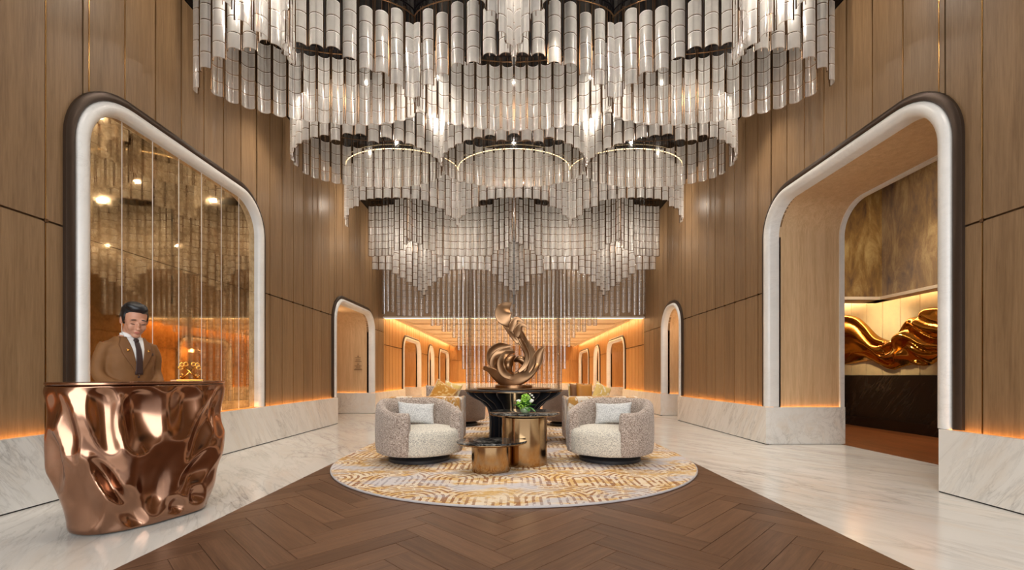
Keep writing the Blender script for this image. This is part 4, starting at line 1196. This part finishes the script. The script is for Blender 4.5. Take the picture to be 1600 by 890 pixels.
for s in (-1, 1):
    limb(mb, ARM[s], [0.044, 0.042, 0.037, 0.036, 0.032, 0.027])
    limb(mb, LEG[s], [0.085, 0.075, 0.055, 0.05, 0.036])
    mb.ellipsoid((s*0.11, -0.06, 0.04), 0.04, 0.12, 0.035)
    # hand: palm, four fingers, thumb
    w = Vector(ARM[s][-1]); d = (w - Vector(ARM[s][-2])).normalized(); d.z = -0.05
    sd = Vector((d.y, -d.x, 0)).normalized() * s
    palm = w + d*0.05
    mb.ellipsoid(palm, 0.040, 0.048, 0.017, 14, 8)
    for k in range(4):
        r0 = palm + d*0.035 + sd*(-0.03 + 0.02*k)
        ln = (0.062, 0.072, 0.068, 0.052)[k]
        limb(mb, [r0, r0 + d*ln*0.5 + Vector((0, 0, 0.004)), r0 + d*ln + Vector((0, 0, -0.014))], [0.0095, 0.009, 0.0075], 10)
    r0 = palm - d*0.015 - sd*0.032
    limb(mb, [r0, r0 - sd*0.022 + d*0.028, r0 - sd*0.026 + d*0.055 + Vector((0, 0, -0.006))], [0.012, 0.011, 0.008], 10)
he(mb, (0, 0.012, 0.035), 0.078, 0.098, 0.090)
he(mb, (0, -0.028, -0.045), 0.063, 0.070, 0.080)
he(mb, (0, -0.045, -0.005), 0.066, 0.055, 0.06)
he(mb, (0, -0.074, -0.105), 0.030, 0.024, 0.022)
for s in (-1, 1):
    he(mb, (s*0.034, -0.075, -0.038), 0.026, 0.022, 0.030)        # cheek
    he(mb, (s*0.080, 0.012, -0.012), 0.010, 0.022, 0.034, 12, 8)  # ear
    he(mb, (s*0.032, -0.088, 0.022), 0.026, 0.012, 0.009)         # brow ridge
    he(mb, (s*0.033, -0.084, 0.002), 0.017, 0.012, 0.011)         # lid
he(mb, (0, -0.106, -0.022), 0.010, 0.013, 0.032, 14, 10, Matrix.Rotation(0.22, 3, 'X'))
he(mb, (0, -0.112, -0.043), 0.016, 0.014, 0.011)
he(mb, (0, -0.094, -0.072), 0.024, 0.013, 0.013)
person = mb.build('person', M['skin'], smooth=True)
fix_normals(person); remesh(person, 0.0065, 5)
person.location = (PX_, PY_, 0.0); person.rotation_euler = (0, 0, PYAW)
tag(person, 'person in brown suit and dark tie looking down behind the copper desk', 'person')
def wear(name, mb, mat, size=0.009, it=6):
    o = fix_normals(mb.build(name, mat, person, smooth=True, local=True))
    if size: remesh(o, size, it)
    return o
# hair: a swept cap over the skull
mb = MB()
he(mb, (0, 0.026, 0.060), 0.0835, 0.098, 0.080)
he(mb, (0, 0.060, 0.010), 0.082, 0.064, 0.085)
he(mb, (0.002, -0.028, 0.108), 0.064, 0.056, 0.038)
he(mb, (0.030, -0.044, 0.100), 0.036, 0.040, 0.030)
he(mb, (-0.028, -0.020, 0.120), 0.045, 0.05, 0.028)
for s in (-1, 1): he(mb, (s*0.0735, 0.008, 0.026), 0.011, 0.046, 0.052, 14, 8)
wear('hair', mb, M['hair'], 0.007, 3)
mb = MB()
for s in (-1, 1): he(mb, (s*0.034, -0.1005, 0.0285), 0.020, 0.005, 0.0042, 12, 6, Matrix.Rotation(s*0.12, 3, 'Y'))
wear('eyebrows', mb, M['hair'], 0)
mb = MB()
for s in (-1, 1): he(mb, (s*0.034, -0.0960, -0.006), 0.0155, 0.004, 0.0026, 12, 6, Matrix.Rotation(-s*0.1, 3, 'Y'))
wear('eyelashes', mb, M['hair'], 0)
mb = MB(); he(mb, (0, -0.1045, -0.070), 0.021, 0.006, 0.0040, 14, 6); he(mb, (0, -0.1030, -0.0785), 0.018, 0.006, 0.0045, 14, 6)
wear('lips', mb, M['lip'], 0)
# suit
mb = MB()
mb.loft([oval((0, y, z), rx*1.05 + 0.006, ry*1.06 + 0.006, 36, 2.3) for z, rx, ry, y in [(0.80, 0.19, 0.135, 0)] + TORSO[:-1] + [(1.495, 0.092, 0.073, 0.012)]])
for s in (-1, 1):
    A = [Vector(p) for p in ARM[s]]
    limb(mb, A[:5] + [A[4].lerp(A[5], 0.75)], [0.058, 0.055, 0.051, 0.050, 0.047, 0.044])
    mb.ellipsoid((s*0.140, 0.0, 1.415), 0.065, 0.068, 0.045)
jacket = wear('jacket', mb, M['suit'], 0.009, 4)
dp = jacket.modifiers.new('folds', 'DISPLACE')
tx = bpy.data.textures.new('cloth_folds', 'CLOUDS'); tx.noise_scale = 0.09; dp.texture = tx; dp.strength = 0.012; dp.mid_level = 0.6
def chest(x, z, off):
    for (z0, rx0, ry0, y0), (z1, rx1, ry1, y1) in zip(TORSO, TORSO[1:]):
        if z0 <= z <= z1:
            t = (z - z0)/(z1 - z0); rx = rx0 + t*(rx1-rx0); ry = ry0 + t*(ry1-ry0); y = y0 + t*(y1-y0); break
    else: rx, ry, y = TORSO[-1][1], TORSO[-1][2], 0
    rx, ry = rx*1.05 + 0.006, ry*1.06 + 0.006
    e = 2.3
    return y - ry*(max(0, 1 - (abs(x)/rx)**e))**(1/e) - off
def vplate(fl, fr, z0, z1, off0, off1, nz_=16, nx_=8):
    """a thin cloth plate on the chest between x = fl(z) and x = fr(z)"""
    mb = MB()
    fr_rows, bk_rows = [], []
    for k in range(nz_ + 1):
        z = z0 + (z1 - z0)*k/nz_; a, b = fl(z), fr(z)
        fr_rows.append([(a + (b-a)*i/nx_, chest(a + (b-a)*i/nx_, z, off1), z) for i in range(nx_ + 1)])
        bk_rows.append([(a + (b-a)*i/nx_, chest(a + (b-a)*i/nx_, z, off0), z) for i in range(nx_ + 1)])
    ring = [f + list(reversed(b)) for f, b in zip(fr_rows, bk_rows)]
    return mb.loft(ring)
ZV = 1.15
hv = lambda z: 0.004 + 0.062*max(0, (z - ZV)/(1.49 - ZV))**0.9
wear('shirt', vplate(lambda z: -hv(z) - 0.012, lambda z: hv(z) + 0.012, ZV, 1.49, -0.01, 0.006), M['shirt'], 0)
mb = MB()
for s in (-1, 1):
    mb.prism([(s*0.006, -0.092, 1.475), (s*0.062, -0.062, 1.47), (s*0.072, -0.030, 1.535), (s*0.030, -0.078, 1.515)], (0, 0.012, 0.004))
mb.lathe([(0.070, 1.47), (0.069, 1.525), (0.060, 1.53)], (0, -0.005, 0), 24)
wear('collar', mb, M['shirt'], 0)
tw = lambda z: 0.017 + 0.012*(1.47 - z)/0.3
wear('tie', vplate(lambda z: -tw(z), tw, ZV + 0.005, 1.445, 0.004, 0.013), M['tie'], 0)
wear('tie_knot', MB().ellipsoid((0, chest(0, 1.455, 0.004), 1.458), 0.022, 0.014, 0.022), M['tie'], 0)
for s in (-1, 1):
    lw_ = lambda z: 0.012 + 0.062*smoothstep(ZV, 1.36, z)*(1 - 0.75*smoothstep(1.40, 1.50, z))
    inner = lambda z: s*hv(z); outer = lambda z: s*(hv(z) + lw_(z))
    wear('lapel', vplate(inner, outer, ZV, 1.49, -0.006, 0.012), M['suit_dark'], 0)
    mb = MB(); lx = s*(hv(1.37) + 0.035); ly = chest(lx, 1.37, 0.016)
    for q in (-1, 1): mb.tube([(lx - 0.011, ly, 1.37 - 0.011*q), (lx + 0.011, ly - 0.002, 1.37 + 0.011*q)], 0.0028, 8)
    wear('lapel_pin', mb, M['gold'], 0)
    A = ARM[s]; a, b = Vector(A[4]), Vector(A[5])
    mb = MB(); mb.tube([a.lerp(b, 0.7), a.lerp(b, 0.86)], 0.040, 16); wear('cuff', mb, M['shirt'], 0)
wear('button', MB().ellipsoid((0, chest(0, 1.135, 0.004), 1.135), 0.009, 0.005, 0.009, 12, 6), M['tie'], 0)
mb = MB()
mb.prism([(0.085, chest(0.085, 1.33, 0.006), 1.325), (0.135, chest(0.135, 1.33, 0.006), 1.33), (0.130, chest(0.13, 1.345, 0.010), 1.352), (0.10, chest(0.10, 1.345, 0.010), 1.342)], (0, 0.012, 0))
wear('pocket_square', mb, M['tie'], 0)
mb = MB()
mb.loft([oval((0, 0, z), rx, ry) for z, rx, ry in ((0.86, 0.14, 0.11), (0.93, 0.175, 0.125), (1.02, 0.165, 0.12))])
for s in (-1, 1): limb(mb, LEG[s], [0.108, 0.098, 0.085, 0.082, 0.085])
wear('trousers', mb, M['suit'], 0.011, 4)
for s in (-1, 1):
    wear('shoe', MB().ellipsoid((s*0.11, -0.06, 0.043), 0.05, 0.145, 0.045, 20, 10), M['shoe'], 0)
